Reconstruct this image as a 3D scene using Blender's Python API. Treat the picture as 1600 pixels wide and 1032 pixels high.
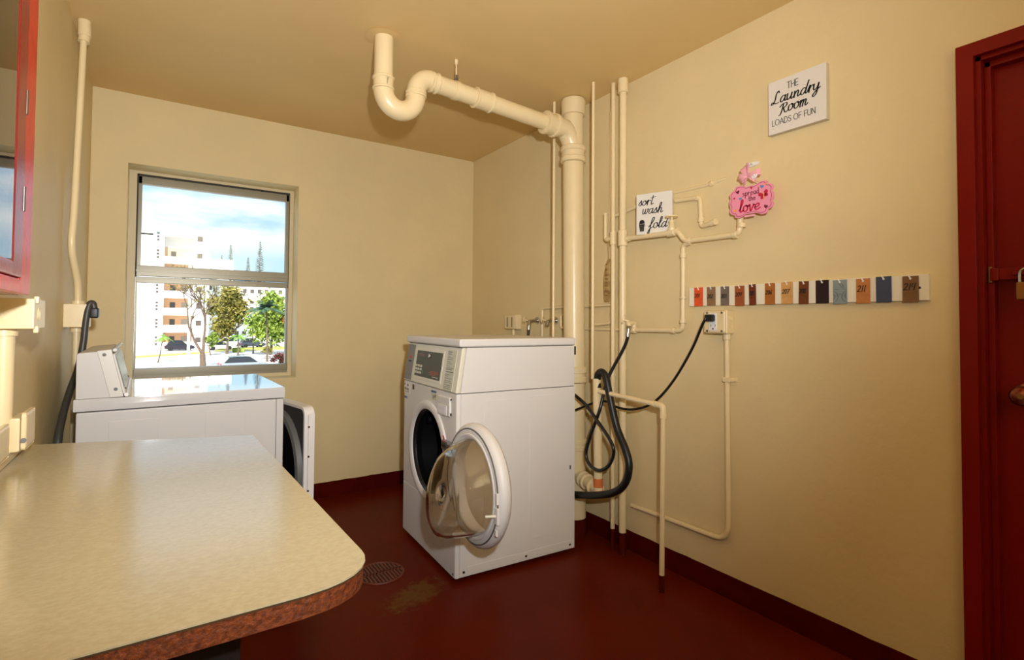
import bpy, bmesh, math, random
from mathutils import Vector, Matrix
random.seed(7)
for o in list(bpy.data.objects): bpy.data.objects.remove(o)
S = bpy.context.scene; COL = S.collection
PI = math.pi; R = math.radians
V = Vector

# ------------------------------------------------------------------ camera, sky, lights, exposure
FPX, PY = 824.32, 482.35
yaw, pitch, roll = 0.5875, 0.0259, 0.0068
CAM = V((-2.0904, -3.7181, 1.2))
fw = V((math.sin(yaw)*math.cos(pitch), math.cos(yaw)*math.cos(pitch), math.sin(pitch)))
rt = V((math.cos(yaw), -math.sin(yaw), 0)); up = rt.cross(fw)
rt2 = rt*math.cos(roll)+up*math.sin(roll); up2 = -rt*math.sin(roll)+up*math.cos(roll)
cd = bpy.data.cameras.new('camera'); cam = bpy.data.objects.new('camera', cd); COL.objects.link(cam)
cd.sensor_fit = 'HORIZONTAL'; cd.sensor_width = 36; cd.lens = FPX/1600*36
cd.shift_y = (PY-516)/1600; cd.clip_start = 0.02; cd.clip_end = 600
cam.matrix_world = Matrix(((rt2.x, up2.x, -fw.x, CAM.x), (rt2.y, up2.y, -fw.y, CAM.y), (rt2.z, up2.z, -fw.z, CAM.z), (0, 0, 0, 1)))
S.camera = cam

W = bpy.data.worlds.new('sky'); S.world = W; W.use_nodes = True
nt = W.node_tree; nt.nodes.clear()
out = nt.nodes.new('ShaderNodeOutputWorld'); bg = nt.nodes.new('ShaderNodeBackground')
tc = nt.nodes.new('ShaderNodeTexCoord'); mp = nt.nodes.new('ShaderNodeMapping'); mp.inputs['Scale'].default_value = (2.2, 2.2, 7.0)
mp.inputs['Location'].default_value = (0.35, 0.2, 0.62)
nz = nt.nodes.new('ShaderNodeTexNoise'); nz.inputs['Scale'].default_value = 1.6; nz.inputs['Detail'].default_value = 5; nz.inputs['Roughness'].default_value = .55
cr = nt.nodes.new('ShaderNodeValToRGB'); cr.color_ramp.elements[0].position = .36; cr.color_ramp.elements[1].position = .54
cr.color_ramp.elements[0].color = (0, 0, 0, 1); cr.color_ramp.elements[1].color = (1, 1, 1, 1)
sep = nt.nodes.new('ShaderNodeSeparateXYZ')
gr = nt.nodes.new('ShaderNodeValToRGB'); gr.color_ramp.elements[0].position = 0.0; gr.color_ramp.elements[1].position = .45
gr.color_ramp.elements[0].color = (.47, .72, .92, 1); gr.color_ramp.elements[1].color = (.36, .62, .95, 1)
mx = nt.nodes.new('ShaderNodeMix'); mx.data_type = 'RGBA'
mx.inputs['B'].default_value = (1.15, 1.15, 1.15, 1)
L = nt.links.new
L(tc.outputs['Generated'], mp.inputs['Vector']); L(mp.outputs['Vector'], nz.inputs['Vector']); L(nz.outputs['Fac'], cr.inputs['Fac'])
L(tc.outputs['Generated'], sep.inputs['Vector']); L(sep.outputs['Z'], gr.inputs['Fac'])
L(gr.outputs['Color'], mx.inputs['A']); bd_ = nt.nodes.new('ShaderNodeValToRGB'); e_ = bd_.color_ramp.elements
e_[0].position = .105; e_[0].color = (0, 0, 0, 1); e_[1].position = .160; e_[1].color = (1, 1, 1, 1)
for p_, v_ in ((.195, 1.0), (.225, .35), (.6, .5)):
    q_ = e_.new(p_); q_.color = (v_, v_, v_, 1)
ml_ = nt.nodes.new('ShaderNodeMath'); ml_.operation = 'MULTIPLY'
L(sep.outputs['Z'], bd_.inputs['Fac']); L(bd_.outputs['Color'], ml_.inputs[0]); L(cr.outputs['Color'], ml_.inputs[1]); L(ml_.outputs[0], mx.inputs['Factor']); L(mx.outputs['Result'], bg.inputs['Color'])
bg.inputs['Strength'].default_value = 1.4; L(bg.outputs['Background'], out.inputs['Surface'])

def light(name, kind, loc, energy, color=(1, 1, 1), aim=None, **kw):
    d = bpy.data.lights.new(name, kind); o = bpy.data.objects.new(name, d); COL.objects.link(o)
    o.location = loc; d.energy = energy; d.color = color
    for k, v in kw.items(): setattr(d, k, v)
    if aim is not None: o.rotation_euler = (V(aim)-V(loc)).to_track_quat('-Z', 'Y').to_euler()
    return o
SUN = light('sun', 'SUN', (0, -20, 60), 9.0, (1, .96, .9), aim=(14, 22, 18), angle=R(.6))
FLASH = light('camera_flash', 'SPOT', (-2.02, -3.84, 1.44), 235, (.97, .99, 1.03), aim=(-1.30, -.94, 2.38), spot_size=R(129), spot_blend=1.0, shadow_soft_size=.035)
BOUNCE = light('bounce_fill', 'SPOT', (-1.6, -4.0, 1.75), 185, (.90, .98, 1.12), aim=(-1.1, -4.9, 2.25), spot_size=R(100), spot_blend=.8, shadow_soft_size=.08)  # added fill: unseen spot bouncing soft light off the wall behind the camera
S.view_settings.view_transform = 'Standard'; S.view_settings.look = 'None'
S.view_settings.exposure = 0.0; S.view_settings.gamma = 1.0; S.view_settings.use_curve_mapping = False

# ------------------------------------------------------------------ materials
def lin(c):
    return tuple(((x/255)/12.92 if x/255 <= .04045 else ((x/255+.055)/1.055)**2.4) for x in c)
def mat(name, rgb, rough=.5, metal=0, var=0.0, vscale=6.0, bump=0.0, bscale=60.0, spec=.5, coat=0.0, stretch=None, rgb2=None):
    m = bpy.data.materials.new(name); m.use_nodes = True; n = m.node_tree; b = n.nodes['Principled BSDF']
    c = lin(rgb); b.inputs['Base Color'].default_value = (*c, 1); b.inputs['Roughness'].default_value = rough; b.inputs['Metallic'].default_value = metal
    b.inputs['Specular IOR Level'].default_value = spec; b.inputs['Coat Weight'].default_value = coat
    t = n.nodes.new('ShaderNodeTexCoord'); vec = t.outputs['Object']
    if stretch:
        q = n.nodes.new('ShaderNodeMapping'); q.inputs['Scale'].default_value = stretch; n.links.new(vec, q.inputs['Vector']); vec = q.outputs['Vector']
    if var or rgb2:
        z = n.nodes.new('ShaderNodeTexNoise'); z.inputs['Scale'].default_value = vscale; z.inputs['Detail'].default_value = 4
        r = n.nodes.new('ShaderNodeValToRGB'); r.color_ramp.elements[0].position = .35; r.color_ramp.elements[1].position = .65
        c2 = lin(rgb2) if rgb2 else tuple(x*(1-var) for x in c)
        r.color_ramp.elements[0].color = (*c2, 1); r.color_ramp.elements[1].color = (*(c if rgb2 else tuple(min(1, x*(1+var*.5)) for x in c)), 1)
        n.links.new(vec, z.inputs['Vector']); n.links.new(z.outputs['Fac'], r.inputs['Fac']); n.links.new(r.outputs['Color'], b.inputs['Base Color'])
    if bump:
        z = n.nodes.new('ShaderNodeTexNoise'); z.inputs['Scale'].default_value = bscale; z.inputs['Detail'].default_value = 5
        k = n.nodes.new('ShaderNodeBump'); k.inputs['Strength'].default_value = bump; k.inputs['Distance'].default_value = .01
        n.links.new(vec, z.inputs['Vector']); n.links.new(z.outputs['Fac'], k.inputs['Height']); n.links.new(k.outputs['Normal'], b.inputs['Normal'])
    return m
def glass(name, tint=(1, 1, 1), gloss=1.0, rough=0.0, film=0.0, filmc=(.8, .8, .8)):
    m = bpy.data.materials.new(name); m.use_nodes = True; n = m.node_tree; n.nodes.clear()
    o = n.nodes.new('ShaderNodeOutputMaterial'); tr = n.nodes.new('ShaderNodeBsdfTransparent'); tr.inputs['Color'].default_value = (*tint, 1)
    g = n.nodes.new('ShaderNodeBsdfGlossy'); g.inputs['Roughness'].default_value = rough; g.inputs['Color'].default_value = (gloss, gloss, gloss, 1)
    f = n.nodes.new('ShaderNodeLayerWeight'); f.inputs['Blend'].default_value = .5; x = n.nodes.new('ShaderNodeMixShader')
    pw = n.nodes.new('ShaderNodeMath'); pw.operation = 'POWER'; pw.inputs[1].default_value = 4.0; n.links.new(f.outputs['Facing'], pw.inputs[0])
    ma = n.nodes.new('ShaderNodeMath'); ma.operation = 'MULTIPLY_ADD'; ma.inputs[1].default_value = .85; ma.inputs[2].default_value = .05; n.links.new(pw.outputs[0], ma.inputs[0])
    n.links.new(ma.outputs[0], x.inputs['Fac']); n.links.new(tr.outputs[0], x.inputs[1]); n.links.new(g.outputs[0], x.inputs[2])
    last = x.outputs[0]
    if film:
        d = n.nodes.new('ShaderNodeBsdfDiffuse'); d.inputs['Color'].default_value = (*filmc, 1); y = n.nodes.new('ShaderNodeMixShader'); y.inputs['Fac'].default_value = film
        n.links.new(last, y.inputs[1]); n.links.new(d.outputs[0], y.inputs[2]); last = y.outputs[0]
    n.links.new(last, o.inputs['Surface']); return m
WALLC = (225, 205, 156)
M = {}
M['wall'] = mat('cream_wall_paint', WALLC, .55, var=.035, vscale=2.5, bump=.22, bscale=22, spec=.3)
M['ceiling'] = mat('cream_paint_ceiling_shade', (225, 194, 133), .6, var=.03, vscale=2, bump=.08, bscale=14, spec=.3)  # same paint as the walls, tone deepened for the dimmer bounced light
M['pipe'] = mat('cream_gloss_paint', (232, 212, 166), .32, var=.02, vscale=14, bump=.05, bscale=60)
M['pipe_red'] = mat('dark_red_paint', (84, 20, 10), .4, var=.2, vscale=12, bump=.1, spec=.1)
M['base'] = mat('baseboard_red_paint', (78, 12, 6), .4, var=.15, vscale=9, bump=.15, bscale=30, spec=.05)
M['door'] = mat('door_red_paint', (124, 20, 10), .34, var=.08, vscale=5, bump=.06, bscale=80, spec=.15)
M['frame_red'] = mat('bright_red_paint', (214, 46, 28), .32, var=.12, vscale=30, bump=.08, bscale=90, spec=.3)
M['frame_dred'] = mat('deep_red_paint', (150, 26, 30), .28, var=.15, vscale=30, bump=.08, bscale=90, spec=.35)
M['white'] = mat('white_enamel', (226, 223, 218), .42, var=.012, vscale=4, spec=.35)
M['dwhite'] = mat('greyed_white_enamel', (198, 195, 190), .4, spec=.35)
M['dryertop'] = mat('white_gloss_enamel', (204, 203, 201), .06, coat=1.0, spec=.8)
M['cream_pl'] = mat('cream_plastic', (226, 222, 200), .4)
M['capgrey'] = mat('pale_grey_plastic', (206, 203, 194), .4)
M['white_pl'] = mat('white_plastic', (232, 230, 226), .35)
M['grey_pl'] = mat('grey_plastic', (120, 116, 108), .4)
M['panel'] = mat('grey_green_display', (92, 92, 78), .5, spec=.2)
M['black'] = mat('black_rubber', (14, 14, 15), .42, var=.2, vscale=20)
M['hose'] = mat('black_hose_rubber', (20, 20, 21), .28)
M['ghose'] = mat('grey_hose_rubber', (64, 62, 58), .4)
M['dgrey'] = mat('dark_grey_lining', (52, 52, 54), .5)
M['mgrey'] = mat('mid_grey_felt', (98, 96, 92), .5)
M['chrome'] = mat('brushed_metal', (190, 188, 182), .28, metal=1)
M['steel'] = mat('grey_steel', (150, 150, 150), .35, metal=1)
M['drum'] = mat('dark_drum_steel', (30, 30, 32), .4, metal=.6)
M['brass'] = mat('worn_brass', (150, 110, 60), .4, metal=.8)
M['knob'] = mat('worn_knob_metal', (176, 120, 96), .3, metal=.8, rgb2=(120, 40, 28), vscale=40)
M['alu'] = mat('window_aluminium', (138, 132, 112), .35, metal=.3)
M['alu_d'] = mat('window_gap_dark', (40, 36, 30), .6)
M['glass'] = glass('window_glass', (.97, .985, .98), film=.03)
def bowl_material():
    m = bpy.data.materials.new('clear_bowl_glass'); m.use_nodes = True; n = m.node_tree; n.nodes.clear()
    o = n.nodes.new('ShaderNodeOutputMaterial'); g = n.nodes.new('ShaderNodeBsdfGlass'); g.inputs['Color'].default_value = (.97, .95, .91, 1); g.inputs['IOR'].default_value = 1.46; g.inputs['Roughness'].default_value = 0
    n.links.new(g.outputs[0], o.inputs['Surface']); return m
M['bowl'] = bowl_material()
M['cabglass'] = glass('cabinet_glass', (.32, .30, .27), gloss=1.0)
M['lam'] = mat('worn_cream_laminate', (188, 177, 144), .17, rgb2=(180, 168, 134), vscale=110, bump=.02, bscale=30, stretch=(1, 1.6, 1))
M['chip'] = mat('chipboard_edge', (128, 60, 14), .7, rgb2=(88, 38, 8), vscale=190, bump=.5, bscale=120)
M['lamedge'] = mat('laminate_dark_seam', (70, 50, 24), .6)
M['lamside'] = mat('laminate_yellow_edge', (214, 178, 110), .5, var=.1)
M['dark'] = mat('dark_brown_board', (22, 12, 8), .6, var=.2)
M['ink'] = mat('black_ink', (16, 14, 14), .6)
M['signw'] = mat('white_sign_board', (226, 222, 212), .5, var=.015, vscale=10)
M['signside'] = mat('sign_wood_edge', (206, 194, 166), .6)
M['grate'] = mat('worn_red_iron', (112, 46, 30), .5, var=.3, vscale=40, bump=.1)
M['board'] = mat('ivory_board_paint', (236, 228, 204), .45)
M['screw'] = mat('dark_screw', (50, 44, 38), .4, metal=.5)
M['label'] = mat('pale_label', (206, 204, 180), .5)
M['blue'] = mat('blue_print', (80, 104, 140), .5)
M['orange'] = mat('orange_print', (170, 84, 40), .5)
M['green'] = mat('green_key', (70, 110, 80), .5)
M['orangec'] = mat('orange_coupling', (206, 110, 50), .6)
M['paper'] = mat('yellowed_paper', (196, 170, 110), .8, rgb2=(140, 106, 60), vscale=30)
M['pink'] = mat('pink_board', (238, 150, 176), .5)
M['pinkedge'] = mat('rose_outline', (150, 40, 80), .5)
M['crimson'] = mat('crimson_paint', (196, 30, 70), .5)
M['maroon'] = mat('maroon_paint', (110, 20, 46), .5)
M['heartblue'] = mat('blue_paint', (90, 140, 190), .5)
M['heartor'] = mat('orange_paint', (240, 160, 60), .5)
M['ribbon'] = mat('pink_ribbon_cloth', (238, 170, 178), .6)
M['sconcrete'] = mat('pale_concrete', (196, 192, 184), .8, var=.08, vscale=.4)
M['bwhite'] = mat('white_stucco', (246, 244, 240), .8)
M['bpeach'] = mat('peach_stucco', (236, 190, 150), .8)
M['bwin'] = mat('dark_window', (92, 84, 76), .25)
M['grass'] = mat('dry_lawn', (170, 164, 78), .9, rgb2=(140, 148, 60), vscale=.8)
M['leaf'] = mat('green_leaves', (150, 168, 62), .7, rgb2=(86, 112, 38), vscale=.9)
M['leafol'] = mat('olive_leaves', (150, 138, 60), .7, rgb2=(96, 96, 40), vscale=.8)
M['leafor'] = mat('autumn_leaves', (176, 120, 52), .7, rgb2=(120, 96, 40), vscale=.8)
M['palm'] = mat('palm_leaves', (84, 112, 78), .6, rgb2=(48, 74, 52), vscale=2)
M['palml'] = mat('light_palm_leaves', (128, 164, 66), .6, rgb2=(90, 130, 44), vscale=2)
M['pine'] = mat('pine_needles', (70, 96, 84), .8)
M['redleaf'] = mat('red_shrub_leaves', (110, 44, 46), .7, rgb2=(70, 50, 36), vscale=2)
M['bark'] = mat('grey_bark', (110, 92, 76), .9, var=.3, vscale=6)
M['car_d'] = mat('dark_car_paint', (44, 42, 50), .25); M['car_w'] = mat('white_car_paint', (226, 226, 228), .25)
M['car_s'] = mat('silver_car_paint', (150, 160, 166), .25, metal=.3); M['car_g'] = mat('charcoal_car_paint', (58, 66, 80), .25)
M['carglass'] = mat('car_glass', (36, 42, 48), .1); M['tyre'] = mat('tyre_rubber', (24, 24, 24), .7)
M['redlamp'] = mat('red_lamp_plastic', (200, 40, 50), .3)

def floor_material():
    m = mat('red_floor_paint', (96, 26, 6), .30, var=.10, vscale=3, bump=.06, bscale=25, spec=.05)
    n = m.node_tree; b = n.nodes['Principled BSDF']; src = b.inputs['Base Color'].links[0].from_socket
    t = n.nodes.new('ShaderNodeTexCoord')
    # worn greenish-brown patches between the floor drain and the washer: a soft elongated blob broken by noise
    mpn = n.nodes.new('ShaderNodeMapping'); mpn.vector_type = 'TEXTURE'
    mpn.inputs['Location'].default_value = (-1.13, -1.53, 0); mpn.inputs['Rotation'].default_value = (0, 0, R(28)); mpn.inputs['Scale'].default_value = (.42, .22, 1)
    g = n.nodes.new('ShaderNodeTexGradient'); g.gradient_type = 'SPHERICAL'
    n.links.new(t.outputs['Object'], mpn.inputs['Vector']); n.links.new(mpn.outputs['Vector'], g.inputs['Vector'])
    z = n.nodes.new('ShaderNodeTexNoise'); z.inputs['Scale'].default_value = 22; z.inputs['Detail'].default_value = 6; z.inputs['Roughness'].default_value = .7; n.links.new(t.outputs['Object'], z.inputs['Vector'])
    mu = n.nodes.new('ShaderNodeMath'); mu.operation = 'MULTIPLY'; n.links.new(g.outputs['Fac'], mu.inputs[0]); n.links.new(z.outputs['Fac'], mu.inputs[1])
    r = n.nodes.new('ShaderNodeValToRGB'); r.color_ramp.elements[0].position = .29; r.color_ramp.elements[1].position = .40
    r.color_ramp.elements[0].color = (0, 0, 0, 1); r.color_ramp.elements[1].color = (.75, .75, .75, 1); n.links.new(mu.outputs[0], r.inputs['Fac'])
    x = n.nodes.new('ShaderNodeMix'); x.data_type = 'RGBA'; x.inputs['B'].default_value = (*lin((104, 74, 32)), 1)
    n.links.new(r.outputs['Color'], x.inputs['Factor']); n.links.new(src, x.inputs['A']); n.links.new(x.outputs['Result'], b.inputs['Base Color'])
    return m
M['floor'] = floor_material()

# ------------------------------------------------------------------ object helpers
ORG = {}
def tag(o, label, cat, group=None, kind=None):
    if label: o['label'] = label
    if cat: o['category'] = cat
    if group: o['group'] = group
    if kind: o['kind'] = kind
    return o
def empty(name, loc, rz=0, label=None, cat=None, group=None, local=False):
    o = bpy.data.objects.new(name, None); COL.objects.link(o); o.location = loc; o.rotation_euler = (0, 0, rz); o.empty_display_size = .05
    ORG[o] = V((0, 0, 0)) if local else V(loc)
    return tag(o, label, cat, group)

class MB:
    def __init__(s, off=(0, 0, 0)): s.bm = bmesh.new(); s.off = V(off)
    def v(s, p): return s.bm.verts.new(V(p)+s.off)
    def f(s, vs):
        try: return s.bm.faces.new(vs)
        except ValueError: return None
    def box(s, x0, x1, y0, y1, z0, z1, bev=0, seg=2, M4=None):
        pts = [(x, y, z) for z in (z0, z1) for y in (y0, y1) for x in (x0, x1)]
        if M4 is not None: pts = [M4 @ V(p) for p in pts]
        v = [s.v(p) for p in pts]
        fs = [s.f([v[i] for i in q]) for q in ((0, 2, 3, 1), (4, 5, 7, 6), (0, 1, 5, 4), (2, 6, 7, 3), (0, 4, 6, 2), (1, 3, 7, 5))]
        if bev:
            es = list({e for f in fs for e in f.edges})
            bmesh.ops.bevel(s.bm, geom=es, offset=bev, segments=seg, affect='EDGES', profile=.5)
        return s
    def prism(s, poly, vec, bev=0, seg=2):
        vec = V(vec); a = [s.v(p) for p in poly]; b = [s.v(V(p)+vec) for p in poly]; n = len(poly)
        fs = [s.f(a), s.f(b[::-1])]+[s.f([a[i], b[i], b[(i+1) % n], a[(i+1) % n]][::-1]) for i in range(n)]
        if bev:
            es = list({e for f in fs if f for e in f.edges})
            bmesh.ops.bevel(s.bm, geom=es, offset=bev, segments=seg, affect='EDGES', profile=.5)
        return s
    def rings(s, rings, cap0=True, cap1=True, loop=False):
        vs = [[s.v(p) for p in r] for r in rings]; n = len(rings[0]); m = len(vs)
        for k in range(m if loop else m-1):
            a, b = vs[k], vs[(k+1) % m]
            for i in range(n): s.f([a[i], a[(i+1) % n], b[(i+1) % n], b[i]])
        if not loop:
            if cap0: s.f(vs[0][::-1])
            if cap1: s.f(vs[-1])
        return s
    def tube(s, pts, r, n=12, flat=1.0):
        pts = [V(p) for p in pts]; m = len(pts)
        rad = r if isinstance(r, (list, tuple)) else [r]*m
        t0 = (pts[1]-pts[0]).normalized(); a = V((0, 0, 1)) if abs(t0.z) < .9 else V((1, 0, 0))
        nrm = t0.cross(a).normalized(); rr = []
        for i in range(m):
            if i == 0: t = t0
            elif i == m-1: t = (pts[i]-pts[i-1]).normalized()
            else:
                t = ((pts[i]-pts[i-1]).normalized()+(pts[i+1]-pts[i]).normalized())
                t = t.normalized() if t.length > 1e-6 else (pts[i]-pts[i-1]).normalized()
            nrm = (nrm-t*nrm.dot(t)).normalized(); b = t.cross(nrm)
            rr.append([pts[i]+(nrm*math.cos(q)+b*math.sin(q)*flat)*rad[i] for q in [2*PI*k/n for k in range(n)]])
        return s.rings(rr)
    def lathe(s, prof, o, ax, n=32, closed=False, arc=None):
        o = V(o); ax = V(ax).normalized(); a = V((0, 0, 1)) if abs(ax.z) < .9 else V((1, 0, 0)); u = ax.cross(a).normalized(); w = ax.cross(u)
        rr = [[o+ax*h+(u*math.cos(q)+w*math.sin(q))*max(r, 1e-5) for q in [2*PI*k/n for k in range(n)]] for r, h in prof]
        return s.rings(rr, not closed, not closed, closed)
    def cyl(s, p0, p1, r, n=20, bev=0):
        p0, p1 = V(p0), V(p1); L_ = (p1-p0).length
        pr = [(r, 0), (r, L_)] if not bev else [(r-bev, 0), (r, bev), (r, L_-bev), (r-bev, L_)]
        return s.lathe(pr, p0, p1-p0, n)
    def quad(s, *p): s.f([s.v(q) for q in p]); return s
    def build(s, name, m, parent=None, smooth=38, label=None, kind=None):
        if parent is not None:
            og = ORG.get(parent, V((0, 0, 0)))
            bmesh.ops.translate(s.bm, verts=s.bm.verts, vec=-og)
        else: og = V((0, 0, 0))
        bmesh.ops.recalc_face_normals(s.bm, faces=s.bm.faces)
        me = bpy.data.meshes.new(name); s.bm.to_mesh(me); s.bm.free(); me.materials.append(m)
        if smooth:
            for p in me.polygons: p.use_smooth = True
            me.set_sharp_from_angle(angle=R(smooth))
        o = bpy.data.objects.new(name, me); COL.objects.link(o)
        if smooth and smooth < 50: wn_ = o.modifiers.new('weighted_normals', 'WEIGHTED_NORMAL'); wn_.keep_sharp = True
        if parent is not None: o.parent = parent
        ORG[o] = og
        if label: o['label'] = label
        if kind: o['kind'] = kind
        return o
def thing(mb, name, m, label, cat, group=None, **kw):
    """a one-mesh thing: origin moved to the middle of its base"""
    mb.bm.verts.ensure_lookup_table(); xs = [v.co.copy() for v in mb.bm.verts]
    lo = V((min(p[i] for p in xs) for i in range(3))); hi = V((max(p[i] for p in xs) for i in range(3)))
    b = V(((lo.x+hi.x)/2, (lo.y+hi.y)/2, lo.z)); bmesh.ops.translate(mb.bm, verts=mb.bm.verts, vec=-b)
    o = mb.build(name, m, **kw); o.location = b; ORG[o] = b
    return tag(o, label, cat, group)
def fillet(pts, rad, n=7):
    pts = [V(p) for p in pts]; outp = [pts[0]]
    for i in range(1, len(pts)-1):
        a, b, c = pts[i-1], pts[i], pts[i+1]; d0 = (a-b); d1 = (c-b); l = min(rad, d0.length*.49, d1.length*.49)
        p, q = b+d0.normalized()*l, b+d1.normalized()*l
        for k in range(n+1):
            t = k/n; outp.append(p*(1-t)**2+b*2*t*(1-t)+q*t*t)
    outp.append(pts[-1]); return outp
def spline(pts, n=8):
    pts = [V(p) for p in pts]; P = [pts[0]*2-pts[1]]+pts+[pts[-1]*2-pts[-2]]; o = []
    for i in range(1, len(P)-2):
        a, b, c, d = P[i-1], P[i], P[i+1], P[i+2]
        for k in range(n):
            t = k/n; o.append(.5*((2*b)+(c-a)*t+(2*a-5*b+4*c-d)*t*t+(3*b-a-3*c+d)*t**3))
    o.append(pts[-1]); return o
def disc(mb, c, nrm, r, h, n=20): return mb.cyl(V(c), V(c)+V(nrm).normalized()*h, r, n)

# ------------------------------------------------------------------ stroke lettering
G = {
 'a': (1.1, [[(.8, .85), (.45, 1), (.12, .6), (.15, .12), (.42, 0), (.72, .4), (.85, .95)], [(.85, .98), (.78, .3), (.9, .02), (1.15, .25)]]),
 'd': (1.15, [[(.8, .85), (.45, 1), (.12, .6), (.15, .12), (.42, 0), (.72, .4), (.88, .95)], [(1.02, 2.0), (.85, .9), (.8, .25), (.92, .02), (1.18, .25)]]),
 'e': (1.0, [[(.05, .42), (.5, .5), (.78, .78), (.5, 1), (.16, .7), (.14, .25), (.42, 0), (1.0, .28)]]),
 'f': (.85, [[(0, .3), (.5, 1.0), (.78, 1.75), (.62, 2.05), (.42, 1.7), (.32, .6), (.3, -.6), (.14, -.95), (.02, -.7), (.3, -.1), (.85, .3)]]),
 'h': (1.1, [[(0, .3), (.5, 1.4), (.52, 2.0), (.3, 1.9), (.2, .9), (.16, 0)], [(.18, .3), (.5, .95), (.74, .85), (.7, .2), (.85, 0), (1.12, .25)]]),
 'l': (.62, [[(0, .3), (.45, 1.4), (.45, 2.0), (.24, 1.8), (.18, .4), (.32, .02), (.64, .28)]]),
 'n': (1.0, [[(.08, 1), (.12, .0)], [(.12, .45), (.45, 1), (.66, .8), (.62, .2), (.76, 0), (1.02, .25)]]),
 'm': (1.35, [[(.08, 1), (.12, 0)], [(.12, .45), (.36, 1), (.52, .8), (.5, 0)], [(.5, .45), (.76, 1), (.94, .8), (.9, .2), (1.05, 0), (1.32, .25)]]),
 'o': (.95, [[(.5, 1), (.14, .82), (.1, .28), (.4, 0), (.74, .28), (.74, .82), (.5, 1), (.66, .8), (1.0, .85)]]),
 'r': (.78, [[(0, .35), (.22, 1.12), (.2, .6), (.2, 0)], [(.2, .45), (.42, .95), (.66, .98), (.74, .84)]]),
 's': (.8, [[(0, .25), (.48, 1.08), (.5, .7), (.64, .3), (.38, 0), (.1, .12)], [(.5, .05), (.8, .25)]]),
 't': (.75, [[(.42, 1.85), (.26, .5), (.36, .02), (.76, .28)], [(-.15, 1.45), (.4, 1.5), (1.1, 1.62)]]),
 'u': (1.08, [[(.05, 1), (.06, .3), (.26, 0), (.6, .4), (.72, 1)], [(.72, 1), (.68, .2), (.82, 0), (1.08, .25)]]),
 'v': (.95, [[(.0, .85), (.14, 1), (.3, .15), (.42, 0), (.78, .85), (.66, 1), (1.0, .85)]]),
 'w': (1.25, [[(.0, 1), (.06, .2), (.26, 0), (.5, .5), (.56, 1)], [(.56, 1), (.54, .25), (.74, 0), (1.02, .5), (1.0, 1), (1.28, .85)]]),
 'y': (1.05, [[(.05, 1), (.06, .35), (.26, .05), (.6, .4), (.72, 1)], [(.74, 1), (.62, -.5), (.3, -.95), (.1, -.7), (.5, -.15), (1.05, .3)]]),
 'p': (1.0, [[(.1, 1), (.06, -.9)], [(.1, .6), (.42, 1), (.76, .7), (.62, .12), (.32, 0), (.1, .25)], [(.6, .1), (1.0, .3)]]),
 'L': (1.3, [[(.95, 1.75), (.78, 2.05), (.52, 1.6), (.46, .6), (.2, .02), (-.06, .06), (.1, .34), (.55, .08), (.9, .0), (1.12, .12)]]),
 'R': (1.3, [[(.40, 1.40), (.30, .35), (.14, -.25), (-.15, -.30)], [(-.15, 1.05), (.25, 1.42), (.85, 1.48), (.98, 1.12), (.66, .78), (.34, .72)], [(.5, .75), (.8, .15), (1.05, -.05), (1.4, .15)]]),
}
PR = {
 's': (.85, [[(.65, .85), (.35, 1), (.1, .8), (.3, .52), (.6, .35), (.55, .05), (.25, 0), (0, .15)]]),
 'p': (.95, [[(.08, 1), (.08, -.8)], [(.08, .6), (.4, 1), (.72, .75), (.68, .2), (.4, 0), (.08, .3)]]),
 'r': (.78, [[(.08, 1), (.08, 0)], [(.08, .55), (.35, .98), (.62, .95)]]),
 'e': (.92, [[(.08, .52), (.72, .55), (.6, .92), (.35, 1), (.08, .7), (.1, .2), (.4, 0), (.72, .2)]]),
 'a': (.95, [[(.7, .9), (.35, 1), (.08, .6), (.15, .1), (.45, .05), (.68, .4)], [(.7, 1), (.7, 0)]]),
 'd': (.95, [[(.7, .9), (.35, 1), (.08, .6), (.15, .1), (.45, .05), (.68, .4)], [(.7, 1.9), (.7, 0)]]),
 't': (.8, [[(.3, 1.6), (.3, .25), (.48, 0), (.66, .1)], [(0, 1), (.62, 1)]]),
 'h': (.9, [[(.08, 1.9), (.08, 0)], [(.08, .6), (.4, 1), (.65, .8), (.65, 0)]]),
}
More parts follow.
